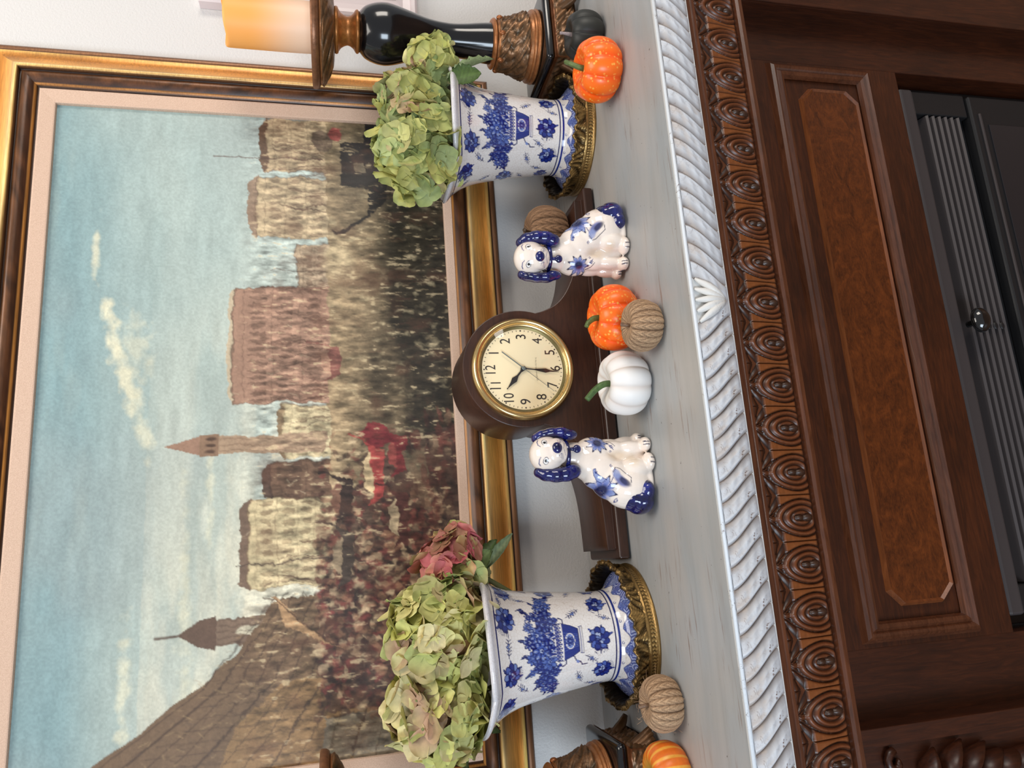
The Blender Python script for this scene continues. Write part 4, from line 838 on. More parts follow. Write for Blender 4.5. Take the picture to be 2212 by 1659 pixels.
# ------------------------------------------------------------------ vases
DB, MB_, LB, PB = (14, 24, 88), (30, 48, 126), (112, 132, 188), (172, 184, 214)
WH = (226, 220, 216)
def vase_raster():
    r = Ras(-189, 189, 0, 206, 1512, 824, WH); rr = random.Random(5)
    def petals(cx, cy, R, n, a0, fill=MB_, edge=DB, hi=LB):
        for k in range(n):
            a = a0 + 2 * PI * k / n; px, py = cx + math.cos(a) * R * .62, cy + math.sin(a) * R * .62
            r.ell(px, py, R * .46, R * .30, edge, a); r.ell(px, py, R * .38, R * .22, fill, a); r.ell(px + math.cos(a) * R * .12, py + math.sin(a) * R * .12, R * .18, R * .10, hi, a, .75)
            r.line([(cx, cy), (cx + math.cos(a) * R * .8, cy + math.sin(a) * R * .8)], .30, edge, .8)
        r.ell(cx, cy, R * .20, R * .20, hi); r.ell(cx, cy, R * .11, R * .11, edge)
    def leafp(cx, cy, ln, a, fill=DB):
        c, s = math.cos(a), math.sin(a)
        r.poly([(cx + c * ln * u - s * v * ln, cy + s * ln * u + c * v * ln) for u, v in ((0, 0), (.3, .16), (.55, .2), (.62, .12), (.8, .14), (1, 0), (.8, -.14), (.62, -.12), (.55, -.2), (.3, -.16))], fill)
        r.line([(cx, cy), (cx + c * ln * .9, cy + s * ln * .9)], .35, LB, .8)
    def sprig(cx, cy, a, s=1.0):
        c, n = math.cos(a), math.sin(a); P = lambda u, v: (cx + c * u * s - n * v * s, cy + n * u * s + c * v * s)
        r.line([P(-8, 0), P(0, .6), P(9, 0)], .75, DB)
        for u in (-6, -3.5, -1, 2, 4.5):
            for sd in (1, -1):
                r.line([P(u, 0), P(u + 1.6, sd * (3.2 - abs(u) * .15))], .8, DB)
        for u, v in ((-1.2, 0.1), (1.6, .2), (.2, 1.5)): r.ell(*P(u, v), 1.25 * s, 1.25 * s, DB); r.ell(*P(u, v), .8 * s, .8 * s, LB)
    def peony(cx, cy, R, a0=0.0, k=0):
        for i in range(6): leafp(cx + math.cos(a0 + i * 1.05) * R * .5, cy + math.sin(a0 + i * 1.05) * R * .5, R * rr.uniform(.40, .62), a0 + i * 1.05 + rr.uniform(-.5, .5), DB if i % 2 else MB_)
        for i in range(9):
            a = a0 + i * .7 + rr.uniform(-.1, .1); r.ell(cx + math.cos(a) * R * .52, cy + math.sin(a) * R * .46, R * .34, R * .27, DB, a); r.ell(cx + math.cos(a) * R * .53, cy + math.sin(a) * R * .47, R * .27, R * .19, rr.choice([MB_, MB_, LB, (78, 100, 172)]), a, .95)
        r.ell(cx, cy, R * .42, R * .38, DB)
        for i in range(14):
            a = rr.uniform(0, 2 * PI); q = R * .36 * math.sqrt(rr.random()); x, y = cx + q * math.cos(a), cy + q * .9 * math.sin(a); e = R * rr.uniform(.13, .18)
            r.ell(x, y, e, e * .8, DB, a); r.ell(x, y, e * .72, e * .55, rr.choice([MB_, LB, MB_, PB]), a, .9)
        for i in range(10):
            a = a0 + 1.9 + i * .12; r.line([(cx + math.cos(a) * R * .7, cy + math.sin(a) * R * .65), (cx + math.cos(a) * R * 1.05, cy + math.sin(a) * R)], .55, DB)
    def bouquet(cx, cy):
        r.poly([(cx + x, cy + y) for x, y in ((-46, 4), (-40, 15), (-26, 18), (-14, 28), (0, 32), (12, 29), (26, 18), (42, 16), (46, 5), (20, 1), (-20, 1))], DB)
        L_ = [(x, y, R) for x, y, R in ((-58, 5, 6), (-51, 13, 7), (-50, 2, 6), (-42, 8, 8.5), (-40, 20, 7), (-31, 13, 9), (-32, 2, 7), (-22, 22, 8), (-19, 9, 10), (-12, 31, 7), (-6, 19, 10.5), (-8, 5, 8), (4, 33, 7.5), (8, 9, 10), (10, 23, 8.5), (19, 32, 6), (21, 14, 9), (24, 3, 7), (32, 20, 8), (35, 8, 8.5), (44, 15, 7.5), (46, 4, 6.5), (54, 11, 6.5), (58, 3, 5), (-27, 31, 5), (30, 30, 5))]
        for x, y, R in L_:
            for k in range(3): leafp(cx + x, cy + y, R * 1.35, rr.uniform(0, 2 * PI))
        for x, y, R in L_:
            petals(cx + x, cy + y, R, rr.choice([5, 6, 7, 8]), rr.random() * 2, rr.choice([MB_, MB_, (66, 90, 164)]), DB, rr.choice([LB, LB, PB]))
            if rr.random() < .5:
                for k in range(5): a = rr.uniform(0, 6.28); r.ell(cx + x + math.cos(a) * R * .8, cy + y + math.sin(a) * R * .8, 1.0, 1.0, DB); r.ell(cx + x + math.cos(a) * R * .8, cy + y + math.sin(a) * R * .8, .6, .6, PB)
        for x, y, a in ((-63, 2, 3.3), (-60, 12, 2.7), (-48, 24, 2.2), (60, 14, .4), (63, 2, -.2), (-30, 36, 2.0), (36, 32, .9), (6, 42, 1.4), (-8, 40, 1.9), (50, 22, .8)): leafp(cx + x * .93, cy + y * .93, 9, a)
        r.line([(cx + 34, cy + 33), (cx + 40, cy + 40), (cx + 38, cy + 44)], 1.3, DB)
        for i in range(26):
            x = rr.uniform(-14, 16); y = rr.uniform(-1, 9); r.line([(cx + x, cy + y), (cx + x + rr.uniform(-3, 3), cy + y + rr.uniform(-2, 5))], .7, rr.choice([WH, PB]), .9)
    def urn(cx, cy):   # cy = top
        r.poly([(cx - 20, cy), (cx + 20, cy), (cx + 21, cy - 9), (cx + 17, cy - 22), (cx + 13, cy - 30), (cx - 13, cy - 30), (cx - 17, cy - 22), (cx - 21, cy - 9)], MB_)
        r.line([(cx - 20, cy), (cx + 20, cy), (cx + 21, cy - 9), (cx + 17, cy - 22), (cx + 13, cy - 30), (cx - 13, cy - 30), (cx - 17, cy - 22), (cx - 21, cy - 9), (cx - 20, cy)], .9, DB)
        for yy in (-3, -9): r.line([(cx - 20.5, cy + yy), (cx + 20.5, cy + yy)], .6, WH)
        for k in range(9): r.ell(cx - 18 + k * 4.5, cy - 6, 1.7, 1.9, WH); r.ell(cx - 18 + k * 4.5, cy - 6, .9, 1.0, DB)
        for k in range(12): r.ell(cx - 19 + k * 3.45, cy - 1.5, .6, .6, WH)
        for k in range(14): r.line([(cx - 19 + k * 2.9, cy - 10), (cx - 12 + k * 1.85, cy - 29)], .35, LB if 2 < k < 11 else DB, .7)
        r.ell(cx, cy - 18.5, 9, 6.2, WH); r.ell(cx, cy - 18.5, 8, 5.2, LB); petals(cx, cy - 18.5, 5.4, 7, .2)
        r.poly([(cx - 15, cy - 30), (cx + 15, cy - 30), (cx + 16, cy - 36), (cx - 16, cy - 36)], WH); r.line([(cx - 15, cy - 30.6), (cx + 15, cy - 30.6)], .8, DB); r.line([(cx - 16, cy - 35.6), (cx + 16, cy - 35.6), (cx + 15, cy - 31)], .8, DB); r.line([(cx - 16, cy - 35.6), (cx - 15, cy - 31)], .8, DB); r.line([(cx - 15.5, cy - 33), (cx + 15.5, cy - 33)], 1.2, MB_)
        for sd in (-1, 1):
            r.line([(cx + sd * 20, cy - 3), (cx + sd * 25, cy - 4), (cx + sd * 27.5, cy - 8), (cx + sd * 25, cy - 12), (cx + sd * 21, cy - 12)], 1.5, DB); r.ell(cx + sd * 25, cy - 4, 2.2, 2.2, MB_)
        r.line([(cx - 17, cy - 22), (cx - 23, cy - 25), (cx - 26, cy - 31), (cx - 30, cy - 33), (cx - 30, cy - 39)], 1.4, DB); r.ell(cx - 25, cy - 27, 2.6, 1.6, LB, .6)
    for cx in (0, 189, -189):
        bouquet(cx, 123); urn(cx, 123)
        peony(cx - 2, 66, 18, .8); r.ell(cx + 38, 160, 4, 3, DB, .4); leafp(cx + 38, 160, 6, 1.2); leafp(cx + 38, 160, 5, -.4)
        peony(cx + 27, 183, 15, .3); peony(cx - 23, 181, 14, 2.2); sprig(cx - 42, 166, .9, 1.1); sprig(cx + 2, 182, -.1, 1.15); sprig(cx + 48, 188, .2, 1.0)
        peony(cx - 58, 184, 14, 1.2); peony(cx + 64, 180, 14, 2.0); sprig(cx + 55, 160, 1.4, 1.1); sprig(cx + 84, 172, .8, 1.1); sprig(cx - 80, 180, -.6, 1.1)
        peony(cx - 44, 62, 15, 2.6); peony(cx + 46, 62, 15, .2); sprig(cx - 25, 78, -2.2, 1.25); sprig(cx + 33, 96, 2.1, 1.3); sprig(cx - 48, 92, .4, 1.35); sprig(cx + 24, 56, 1.2, 1.1); sprig(cx - 66, 74, 1.2, 1.2)
        peony(cx + 76, 122, 15, 1.0); sprig(cx + 72, 92, -.5, 1.3); peony(cx - 80, 122, 15, 2.2); sprig(cx + 80, 150, .8, 1.1); sprig(cx - 84, 96, .6, 1.2); sprig(cx - 78, 152, 2.2, 1.1); peony(cx + 82, 64, 13, .6); peony(cx - 84, 64, 13, 1.4)
    for z, wd in ((196, 1.8), (45.0, 1.5), (40.0, 2.8)): r.line([(-189, z), (189, z)], wd, MB_ if wd > 2 else DB)
    # wave band on the foot
    sl = r.win(-189, 189, 0, 36); X, Y = r.X[sl], r.Y[sl]
    edge = 31 + 3.0 * np.sin(X * 2 * PI / 27); band = np.clip((edge - Y) * 2, 0, 1); r.put(sl, band, (86, 100, 162))
    ph = (X + 13 * np.round((Y) / 11.0)) % 27 - 13.5; arc = np.hypot(ph, (Y % 11.0) * 1.2 - 1); ln_ = (np.abs((arc % 3.0) - 1.5) < .55) * band; r.put(sl, ln_ * .85, (176, 186, 220)); ln2 = (np.abs(((arc + 1.5) % 3.0) - 1.5) < .35) * band; r.put(sl, ln2 * .8, (44, 56, 124))
    r.put(sl, np.clip(1 - np.abs(edge - Y) * 1.1, 0, 1), (40, 52, 124))
    for k in range(15):
        cx = -189 + 27 * k + 6.7; petals(cx, 29, 5.5, 6, k * .7, (96, 112, 176), (36, 48, 120)); r.line([(cx + 9 + 1.6 * math.cos(a), 36.2 + 1.2 * math.sin(a)) for a in np.linspace(0, 5, 10)], .7, MB_)
    return r
LEAN = 0.035       # the porcelain leans a touch in its stand
def vase_mesh():
    prof = smoothprof([(0.0740, 0.0060), (0.0790, 0.0085), (0.0790, 0.0135), (0.0745, 0.0185), (0.0672, 0.0240), (0.0606, 0.0295), (0.0572, 0.0350), (0.0556, 0.0430), (0.0560, 0.0600), (0.0583, 0.0850), (0.0612, 0.1080), (0.0645, 0.1350), (0.0695, 0.1620), (0.0765, 0.1810), (0.0865, 0.1955), (0.0940, 0.2015), (0.0968, 0.2042), (0.0972, 0.2072), (0.0948, 0.2092)], 17)
    nt = 620; th = np.linspace(-PI, PI, nt, endpoint=False); T, K = np.meshgrid(th, np.arange(len(prof)), indexing='ij'); rad = prof[K, 0]; z = prof[K, 1].copy()
    am = np.clip((z - 0.035) / 0.12, 0, 1) ; fl = np.clip((z - 0.15) / 0.05, 0, 1)
    q = np.abs(np.cos(2 * (T - 0.20)))                                   # four soft lobes, creases between
    rad = rad * (1 + am * (0.030 * (q ** 0.55 - 0.75)) + fl * 0.025 * (q ** 0.6 - 0.7)); z = z + fl * 0.0050 * (q - 0.5)
    # angle 0 faces -y
    P = np.stack([rad * np.sin(T) - LEAN * np.maximum(z - 0.012, 0), -rad * np.cos(T), z], 2); V, F = grid(P, cu=True)
    r = vase_raster(); cols = r.sample((T * 60.0).ravel(), (prof[K, 1] * 1000).ravel())
    rim = (prof[K, 1] > 0.2000).ravel()[:, None]; cols = np.where(rim, lin((214, 211, 214)), cols)
    return mesh('vase_body', V, F, cols)
def ring_mesh():
    n = 720; T = np.linspace(0, 2 * PI, n, endpoint=False)
    rows = [(0.0880, 0.000, 0), (0.0915, 0.000, 0), (0.0922, 0.0020, 0), (0.0915, 0.0038, 0), (0.0895, 0.0045, 0), (0.0890, 0.0062, 1), (0.0890, 0.0080, 1), (0.0892, 0.0098, 1), (0.0898, 0.0110, 0), (0.0918, 0.0120, 0), (0.0920, 0.0136, 0), (0.0900, 0.0150, 0)]
    for k in range(13): s = k / 12; rows.append((0.0890 + 0.0060 * s ** 1.3 - 0.002 * math.sin(PI * s), 0.0160 + 0.0165 * s, 2))
    rg2 = np.random.default_rng(4); ph = rg2.random(8) * 6
    sc = 0.5 + 0.5 * np.cos(T * 14); sc2 = 0.5 + 0.5 * np.cos(T * 42 + 1.0)
    P = np.zeros((n, len(rows), 3)); H_ = np.zeros((n, len(rows)))
    for j, (r0, z0, m_) in enumerate(rows):
        h = np.zeros(n); zz = np.full(n, z0)
        if m_ == 1: h = 0.0014 * np.abs(np.sin(T * 60 + (j % 2) * 0.8 + 1.2 * np.sin(T * 9))) ** 0.6; hh = h / 0.0014
        elif m_ == 2:
            s = (z0 - 0.016) / 0.0165; sw = np.sin(T * 38 + 7.0 * s * np.sin(T * 11 + ph[0]) + 3 * np.sin(T * 6)) * 0.5 + 0.5; leafy = np.abs(np.sin(T * 50 + 6.0 * s * np.sin(T * 7) + ph[1] * np.sin(T * 5)))
            h = 0.0044 * (0.45 * sw ** 0.7 + 0.35 * leafy ** 0.5 * (0.4 + 0.6 * s) + 0.30 * np.abs(np.sin(T * 90 + 14 * s + 4 * np.sin(T * 17)))); hh = h / 0.0044
            zz = z0 + (0.0040 * sc + 0.0030 * sc2 - 0.0035) * s ** 1.5
        else: hh = np.full(n, 0.75)
        P[:, j, 0] = (r0 + h) * np.cos(T); P[:, j, 1] = (r0 + h) * np.sin(T); P[:, j, 2] = zz; H_[:, j] = hh
    # inner wall
    top = P[:, -1].copy(); inn = []
    for (r1, dz) in ((0.0915, 0.0005), (0.0880, -0.006), (0.0860, -0.018), (0.0850, -0.0300)):
        q = np.zeros((n, 3)); q[:, 0] = r1 * np.cos(T); q[:, 1] = r1 * np.sin(T); q[:, 2] = np.maximum(top[:, 2] + dz, 0.006); inn.append(q)
    P = np.concatenate([P, np.stack(inn, 1)], 1); H_ = np.concatenate([H_, np.full((n, 4), 0.25)], 1)
    fl = np.zeros((n, 1, 3)); fl[:, 0, 2] = 0.006; fl[:, 0, 0] = 0.06 * np.cos(T); fl[:, 0, 1] = 0.06 * np.sin(T); P = np.concatenate([P, fl], 1); H_ = np.concatenate([H_, np.full((n, 1), .2)], 1)
    P[:, :, :2] *= 0.940
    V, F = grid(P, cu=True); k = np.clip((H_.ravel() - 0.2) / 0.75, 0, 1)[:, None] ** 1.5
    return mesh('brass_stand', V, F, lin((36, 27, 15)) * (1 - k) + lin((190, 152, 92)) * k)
VM, RM = vase_mesh(), ring_mesh()
Vi, Fi = lathe(smoothprof([(0.0940, 0.2088), (0.0900, 0.2050), (0.0800, 0.1940), (0.0680, 0.1700), (0.0600, 0.1350), (0.0540, 0.0900), (0.0001, 0.0850)], 5), 72, cap=False)
Vi[:, 0] -= LEAN * np.maximum(Vi[:, 2] - 0.012, 0)
IM = mesh('vase_lining', Vi, Fi)
VIN = plain('vase_inside', (150, 146, 140), 0.3)
def make_vase(label, loc, rot):
    t = thing('floral_vase', label, 'vase', loc, rot, 'pair of blue and white vases')
    obj('vase_body', VM, M['vase'], t); obj('vase_lining', IM, VIN, t)
    obj('brass_stand', RM, M['brass_relief'], t)['label'] = 'ornate antique brass stand'
    return t
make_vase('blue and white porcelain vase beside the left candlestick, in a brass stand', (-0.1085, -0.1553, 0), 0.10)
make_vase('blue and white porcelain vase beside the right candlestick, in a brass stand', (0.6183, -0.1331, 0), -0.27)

# ------------------------------------------------------------------ hydrangeas
def petal_grid(R, wd, cup, seed):
    """one rounded petal along +x, base at 0"""
    rr = np.random.default_rng(seed); n = 7
    U, S = np.meshgrid(np.linspace(0, 1, n), np.linspace(-1, 1, n), indexing='ij')
    hw = wd * (np.sin(PI * np.clip(U * 0.86 + 0.06, 0, 1)) ** 0.75) * (1 + 0.10 * rr.standard_normal() * U)
    x = R * (U - 0.10 * (S ** 2) * (U ** 3)); y = R * hw * S
    z = R * (cup * (U ** 2) * 0.5 + 0.16 * (1 - S ** 2) * np.sin(PI * U) * -0.5 + 0.07 * rr.standard_normal() * S * U + 0.035 * np.sin(S * 4 + rr.random() * 6) * U)
    return np.stack([x, y, z], 2), U, S
def floret_mesh(pal, seed):
    rr = np.random.default_rng(seed); parts = []
    base = np.array(pal[rr.integers(len(pal))], float)
    for k in range(4):
        a = k * PI / 2 + rr.uniform(-.18, .18); R = 0.0240 * rr.uniform(.86, 1.12); P, U, S = petal_grid(R, rr.uniform(.52, .66), rr.uniform(-.15, .5), int(rr.integers(1e6)))
        c, s = math.cos(a), math.sin(a); Q = P.copy(); Q[..., 0] = P[..., 0] * c - P[..., 1] * s; Q[..., 1] = P[..., 0] * s + P[..., 1] * c; Q[..., 2] += 0.0008 * (k % 2)
        v, f = grid(Q); ed = np.array(pal[rr.integers(len(pal))], float) * 0.5 + base * 0.5
        t = np.clip(U * 1.1 - 0.1, 0, 1)[..., None] ** 1.5; vein = (0.88 + 0.12 * np.abs(np.cos(S * 6)))[..., None]
        col = (lin(base) * (1 - t) + lin(ed) * t) * vein * rr.uniform(.85, 1.15); parts.append((v, [tuple(x) for x in f], col.reshape(-1, 3)))
    v, f = ellip((0, 0, 0.001), (0.0017, 0.0017, 0.0014), 8, 6); parts.append((v, [tuple(x) for x in f], lin((120, 128, 70))))
    V, F = [], []
    o = 0; Cc = []
    for v, f, c in parts:
        V.append(v); F += [tuple(i + o for i in q) for q in f]; o += len(v); Cc.append(np.broadcast_to(c, (len(v), 3)))
    return mesh('floret', np.vstack(V), F, np.clip(np.vstack(Cc), 0, 1))
PAL = {'green': [(168, 178, 104), (150, 164, 92), (186, 188, 112), (138, 154, 92), (196, 190, 108), (160, 172, 112)],
       'lime': [(206, 204, 128), (216, 206, 138), (196, 198, 118), (222, 206, 154), (202, 200, 116), (212, 196, 140)],
       'blush': [(186, 120, 98), (182, 174, 100), (198, 152, 116), (190, 88, 96), (196, 104, 108), (174, 176, 96), (150, 108, 78), (192, 166, 112), (176, 172, 98)],
       'sage': [(168, 176, 108), (182, 180, 112), (190, 168, 120), (176, 140, 112), (158, 170, 98)]}
FL = {k: [floret_mesh(v, 100 * i + j) for j in range(9)] for i, (k, v) in enumerate(PAL.items())}
def leaf_mesh(ln, wd, curl, droop, col, seed):
    rr = np.random.default_rng(seed); n, w_ = 17, 9
    U, S = np.meshgrid(np.linspace(0, 1, n), np.linspace(-1, 1, w_), indexing='ij'); hw = wd * np.sin(PI * np.clip(U * 0.93 + 0.05, 0, 1)) ** 0.8 * (1 + 0.05 * np.sin(U * 60))
    a = S * curl; rad = hw / max(curl, 0.2)
    y = rad * np.sin(a); z = rad * (1 - np.cos(a)) + 0.0016 * np.sin(U * 38 + np.abs(S) * 5) * np.abs(S); x = ln * U
    zz = z - droop * ln * U ** 2
    P = np.stack([x, y, zz], 2); v, f = grid(P); v2 = v.copy(); v2[:, 2] -= 0.0006
    k = (0.78 + 0.3 * np.abs(np.cos(U * 26 + np.abs(S) * 5)))[..., None] * np.where(np.abs(S) < .13, 1.35, 1.0)[..., None]; c = (lin(col) * k).reshape(-1, 3)
    b = np.concatenate([np.arange(w_), np.arange(1, n) * w_ + w_ - 1, np.arange(w_ - 2, -1, -1) + (n - 1) * w_, np.arange(n - 2, 0, -1) * w_]); m_ = len(v)
    F = [tuple(x) for x in f] + [tuple(x[::-1] + m_) for x in f] + [(b[i], b[i] + m_, b[(i + 1) % len(b)] + m_, b[(i + 1) % len(b)]) for i in range(len(b))]
    return mesh('leaf', np.vstack([v, v2]), F, np.clip(np.vstack([c, c * 0.8]), 0, 1))
def euler_to(nrm, roll):
    q = Vector(nrm).to_track_quat('Z', 'Y'); return (q.to_matrix() @ Matrix.Rotation(roll, 3, 'Z')).to_euler()
def hydrangea(label, cen, rad, n, pals, stem_to, sd, leaves=(), group='hydrangea heads', bias=None, size=1.0):
    rr = random.Random(sd); t = thing('hydrangea', label, 'flower', (cen[0], cen[1], cen[2]), 0, group)
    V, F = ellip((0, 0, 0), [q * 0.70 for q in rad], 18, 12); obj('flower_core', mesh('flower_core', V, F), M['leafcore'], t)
    k = 0; i = 0; N = int(n * 1.15)
    ga = PI * (3 - math.sqrt(5))
    for i in range(N):
        z = 1 - 2 * (i + 0.5) / N; a = i * ga + rr.uniform(-.15, .15); s = math.sqrt(1 - z * z); d = Vector((s * math.cos(a), s * math.sin(a), z))
        if d.y > 0.62 or d.z < -0.93: continue
        depth = rr.choice([1.0, 1.0, 0.94, 0.86, 1.04]); p = (d.x * rad[0] * depth, d.y * rad[1] * depth, d.z * rad[2] * depth)
        nr = Vector((d.x / rad[0], d.y / rad[1], d.z / rad[2])).normalized(); nr = (nr + Vector((rr.gauss(0, .34), rr.gauss(0, .34), rr.gauss(0, .34)))).normalized()
        pal = pals(d, rr) if callable(pals) else rr.choice(pals); o = obj('floret', rr.choice(FL[pal]), M['petal'], t); o.location = p; o.rotation_euler = euler_to(nr, rr.uniform(0, 6.28)); q = size * rr.uniform(.82, 1.14); o.scale = (q, q, q)
    st = np.array(stem_to, float) - np.array(cen); pth = sm3([(0, 0, -rad[2] * .5), tuple(st * 0.55 + np.array([0, 0, -0.01])), tuple(st)], 6); V, F = tube(pth, 0.0032, 8)
    obj('stem', mesh('stem', V, F, np.tile(lin((92, 96, 54)), (len(V), 1))), M['stem_green'], t)
    for (loc, nrm, yaw, me) in leaves:
        o = obj('leaf', me, M['leaf'], t); o.location = (loc[0] - cen[0], loc[1] - cen[1], loc[2] - cen[2]); o.rotation_euler = nrm
    return t
LG, LG2, LG3 = (122, 138, 88), (74, 96, 46), (92, 112, 60)
# left vase
hydrangea('large pale green hydrangea head at the left of the left vase', (-0.168, -0.172, 0.258), (0.060, 0.054, 0.054), 92, ['lime', 'lime', 'sage'], (-0.125, -0.150, 0.10), 1, [((-0.165, -0.120, 0.215), (0.2, 0.3, 2.6), 0, leaf_mesh(0.075, 0.020, 0.9, 0.3, LG3, 3)), ((-0.20, -0.135, 0.235), (0.9, 0.1, 3.0), 0, leaf_mesh(0.05, 0.018, 0.7, 0.2, LG, 5))])
hydrangea('large pale green hydrangea head in the middle of the left vase', (-0.082, -0.192, 0.256), (0.056, 0.054, 0.056), 90, ['lime', 'lime', 'lime', 'sage'], (-0.100, -0.155, 0.10), 2, [((-0.03, -0.175, 0.225), (0.6, 0.5, -0.5), 0, leaf_mesh(0.05, 0.020, 0.5, 0.4, LG3, 7))])
hydrangea('hydrangea head with rose-tinged petals at the right of the left vase', (-0.012, -0.166, 0.234), (0.046, 0.040, 0.036), 58, lambda d, q: 'blush' if q.random() < 0.58 + 0.35 * d.x else 'sage', (-0.075, -0.155, 0.12), 3,
          [((-0.018, -0.165, 0.196), (1.2, 0.72, -0.15), 0, leaf_mesh(0.060, 0.013, 1.9, 0.1, (116, 128, 92), 9)), ((-0.020, -0.150, 0.200), (0.9, 0.55, 0.1), 0, leaf_mesh(0.050, 0.014, 1.2, 0.1, LG2, 10))], size=0.9)
# right vase
hydrangea('large green hydrangea head at the left of the right vase', (0.566, -0.168, 0.250), (0.064, 0.056, 0.056), 112, ['green', 'green', 'green', 'sage'], (0.61, -0.135, 0.10), 4, size=0.95)
hydrangea('green hydrangea head at the right of the right vase', (0.652, -0.145, 0.252), (0.047, 0.046, 0.048), 70, ['green', 'green', 'sage'], (0.64, -0.130, 0.10), 5,
          [((0.655, -0.205, 0.212), (0.2, 0.95, -0.25), 0, leaf_mesh(0.075, 0.016, 1.9, 0.15, (134, 148, 100), 11)), ((0.648, -0.210, 0.210), (1.0, 1.15, -0.6), 0, leaf_mesh(0.048, 0.017, 0.7, 0.2, (72, 96, 40), 12)), ((0.620, -0.200, 0.222), (0.9, 0.25, 2.9), 0, leaf_mesh(0.055, 0.020, 0.9, 0.15, (104, 122, 60), 13)), ((0.66, -0.165, 0.225), (0.4, 0.4, 0.3), 0, leaf_mesh(0.05, 0.018, 0.8, 0.2, LG2, 14))], size=0.9)
hydrangea('small loose hydrangea sprig in front of the right candlestick', (0.705, -0.180, 0.226), (0.030, 0.022, 0.026), 22, ['green', 'lime', 'sage'], (0.66, -0.140, 0.13), 6, size=0.92)

# ------------------------------------------------------------------ candlesticks
def swirl(T, Z, seed):
    rr = np.random.default_rng(seed); h = 0
    for k in range(5):
        a, b, p = rr.integers(4, 11), rr.uniform(120, 420), rr.random() * 6; h = h + np.abs(np.sin(a * T + b * Z + p + 1.6 * np.sin(3 * T + 260 * Z + p)))
    return np.clip(h / 5 * 1.6 - 0.35, 0, 1)
def bronze_cols(h, seed=0):
    h = h.ravel()[:, None]; return lin((44, 46, 36)) * (1 - h) + lin((138, 98, 64)) * h
def relief_lathe(prof, n, amp, seed, zr):
    prof = smoothprof(prof, 8); T, K = np.meshgrid(np.linspace(0, 2 * PI, n, endpoint=False), np.arange(len(prof)), indexing='ij'); r0, z = prof[K, 0], prof[K, 1]
    m_ = np.clip((z - zr[0]) / 0.004, 0, 1) * np.clip((zr[1] - z) / 0.004, 0, 1); s = swirl(T, z, seed); r = r0 + amp * s * m_
    V, F = grid(np.stack([r * np.cos(T), r * np.sin(T), z], 2), cu=True); F = [tuple(f) for f in F]; k = len(prof)
    return V, F, np.where(m_.ravel()[:, None] > .4, bronze_cols(s), lin((158, 104, 62)))
def lathe_c(pts, col, n=64, per=5):
    V, F = lathe(smoothprof(pts, per), n); return mesh('part', V, F, np.tile(lin(col), (len(V), 1)))
pan_V = relief_lathe([(0.030, 0.3640), (0.045, 0.3660), (0.063, 0.3735), (0.074, 0.3810), (0.078, 0.3850)], 160, 0.0075, 3, (0.362, 0.384))
panr = lathe_c([(0.072, 0.3845), (0.080, 0.3860), (0.0830, 0.3890), (0.0838, 0.3930), (0.0830, 0.3960), (0.0810, 0.3965), (0.0780, 0.3940), (0.030, 0.3935)], (136, 92, 64))
neck = lathe_c([(0.0280, 0.3655), (0.0315, 0.3640), (0.0325, 0.3615), (0.0312, 0.3590), (0.0285, 0.3580), (0.0235, 0.3540), (0.0200, 0.3470), (0.0205, 0.3420), (0.0240, 0.3370), (0.0278, 0.3345), (0.0298, 0.3325), (0.0298, 0.3300), (0.0270, 0.3280), (0.024, 0.3270)][::-1], (176, 112, 56))
bodyp = lathe_c([(0.0300, 0.1285), (0.0285, 0.1450), (0.0250, 0.1720), (0.0240, 0.1950), (0.0275, 0.2250), (0.0365, 0.2580), (0.0430, 0.2840), (0.0425, 0.3020), (0.0365, 0.3190), (0.0275, 0.3285)], (12, 12, 14), 72, 8)
colr = lathe_c([(0.0310, 0.1220), (0.0350, 0.1235), (0.0372, 0.1260), (0.0350, 0.1290), (0.0315, 0.1300)], (170, 108, 62))
footV = relief_lathe([(0.0500, 0.0700), (0.0480, 0.0760), (0.0425, 0.0880), (0.0375, 0.1020), (0.0350, 0.1150), (0.0345, 0.1225)], 200, 0.0055, 7, (0.0745, 0.1215))
footr = lathe_c([(0.0500, 0.0580), (0.0540, 0.0600), (0.0548, 0.0625), (0.0525, 0.0645), (0.0535, 0.0668), (0.0528, 0.0695), (0.0495, 0.0705)], (164, 106, 62))
BRZ = {}
def bronze_block():
    parts = []
    # block with relief on four faces, splayed acanthus feet
    n, m_ = 60, 26
    for f_ in range(4):
        U, S = np.meshgrid(np.linspace(-1, 1, n), np.linspace(0, 1, m_), indexing='ij'); hw = 0.0550 + 0.0035 * np.clip((S - .82) * 8, 0, 1) - 0.003 * np.sin(PI * S); T = U * 1.1 + f_; s = swirl(T * 1.3, S * 0.03, 20 + f_)
        edge = np.clip((1 - np.abs(U)) * 12, 0, 1) * np.clip((0.84 - S) * 14, 0, 1) * np.clip(S * 10, 0, 1); h = 0.0050 * s * edge
        x = U * hw; y = -(hw + h); z = 0.006 + S * 0.0400; c, s_ = math.cos(f_ * PI / 2), math.sin(f_ * PI / 2)
        v, f = grid(np.stack([x * c - y * s_, x * s_ + y * c, z], 2)); parts.append((v, [tuple(q) for q in f], np.where(edge.ravel()[:, None] > .3, bronze_cols(s), lin((128, 76, 44)))))
    v = [(sx * 0.0605, sy * 0.0605, 0.046) for sx, sy in ((-1, -1), (1, -1), (1, 1), (-1, 1))]; parts.append((v, [(0, 1, 2, 3)], lin((128, 78, 44)))); v = [(sx * 0.057, sy * 0.057, 0.006) for sx, sy in ((-1, -1), (1, -1), (1, 1), (-1, 1))]; parts.append((v, [(3, 2, 1, 0)], lin((60, 46, 30))))
    V, F, Cc = join(parts); return mesh('base_block', V, F, Cc)
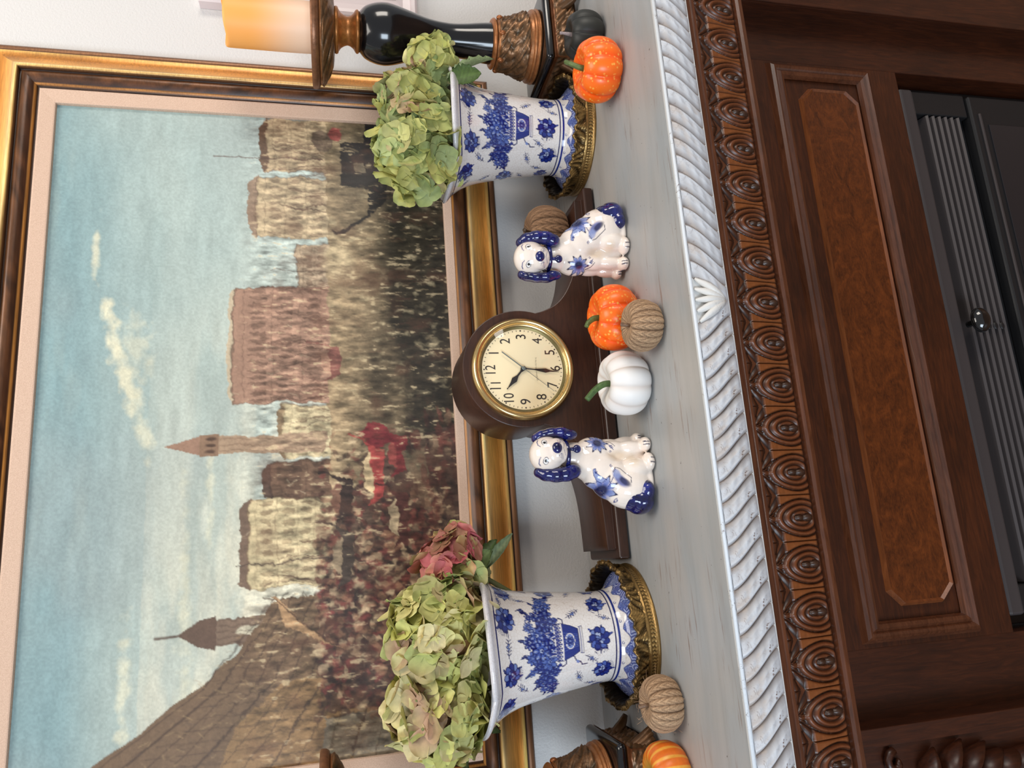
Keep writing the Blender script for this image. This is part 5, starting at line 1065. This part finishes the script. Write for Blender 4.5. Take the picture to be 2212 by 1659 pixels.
def foot_leaf():
    parts = []
    for k in range(7):
        a = (k - 3) * 0.26; pth = [(0.045 + 0.020 * s + 0.006 * s * s, math.sin(a) * (0.010 + 0.020 * s), 0.040 - 0.036 * s + 0.010 * max(0, s - .7)) for s in np.linspace(0, 1, 8)]
        v, f = tube(pth, [0.0026 + 0.0046 * math.sin(PI * min(1, .15 + .8 * s)) for s in np.linspace(0, 1, 8)], 8); v = v.copy(); v[:, 2] = np.maximum(v[:, 2], 0.0); parts.append((v, f, lin((118, 84, 54)) * (0.7 + 0.15 * (k % 3))))
    V, F, Cc = join(parts); c = math.cos(PI / 4); V = V.copy(); x, y = V[:, 0].copy() * 1.12, V[:, 1].copy(); V[:, 0] = x * c - y * c; V[:, 1] = x * c + y * c; return mesh('foot', V, F, Cc)
BB, FT = bronze_block(), foot_leaf()
plinth = box_mesh('plinth', -0.062, 0.062, -0.062, 0.062, 0.0462, 0.0585, 0.006, 4)
for p in plinth.polygons: p.use_smooth = True
pm, fm = mesh('drip_pan', *pan_V), mesh('bell', *footV)
cv = []
V, F = lathe(smoothprof([(0.0345, 0.3940), (0.0352, 0.3960), (0.0358, 0.43), (0.0358, 0.47), (0.0357, 0.508), (0.0350, 0.5165), (0.0325, 0.5175), (0.0300, 0.5120), (0.0240, 0.5060), (0.0001, 0.5040)], 6), 64)
V[:, 2] += np.where(V[:, 2] > 0.50, 0.004 * np.cos(np.arctan2(V[:, 1], V[:, 0]) - 0.6) + 0.0015 * np.cos(3 * np.arctan2(V[:, 1], V[:, 0])), 0)
tt = np.clip((V[:, 2] - 0.405) / 0.08, 0, 1)[:, None]; tt = tt * tt * (3 - 2 * tt)
CAN = mesh('wax_body', V, F, lin((226, 192, 164)) * (1 - tt) + lin((240, 164, 84)) * tt)
V, F = lathe([(0.0013, 0.500), (0.0013, 0.512), (0.0001, 0.513)], 10); WK = mesh('wick', V, F)
def candlestick(label, loc, clabel=None):
    t = thing('candlestick', label, 'candlestick', loc, 0, 'pair of black and bronze candlesticks')
    for nm, me, mt in (('drip_pan', pm, M['bronze_relief']), ('pan_rim', panr, M['bronze_relief']), ('neck', neck, M['bronze_relief']), ('column', bodyp, M['black_lacquer']), ('collar', colr, M['bronze_relief']), ('bell', fm, M['bronze_relief']), ('bell_ring', footr, M['bronze_relief']), ('plinth', plinth, M['black_lacquer']), ('base_block', BB, M['bronze_relief'])): obj(nm, me, mt, t)
    for k in range(4): obj('foot', FT, M['bronze_relief'], t, rot=(0, 0, k * PI / 2))
    for k in range(6):     # beads under the collar
        v, f = ellip((0.0375 * math.cos(k * PI / 3 + .3), 0.0375 * math.sin(k * PI / 3 + .3), 0.1175), (0.0042, 0.0042, 0.0050), 12, 8); obj('bead', mesh('bead', v, f, np.tile(lin((164, 100, 56)), (len(v), 1))), M['bronze_relief'], t)
    if not clabel: return
    c = thing('pillar_candle', clabel, 'candle', (loc[0], loc[1], 0.394), 0); o = obj('wax_body', CAN, M['candle'], c); o.location = (0, 0, -0.394); o = obj('wick', WK, M['ink'], c); o.location = (0, 0, -0.394)
candlestick('tall black and bronze candlestick carrying the glowing candle at the right', (0.7725, -0.137, 0), 'glowing amber pillar candle standing on the right candlestick')
# only the foot and shaft of the left one reach into the picture
candlestick('tall black and bronze candlestick cut off at the left edge of the picture', (-0.2880, -0.155, 0))
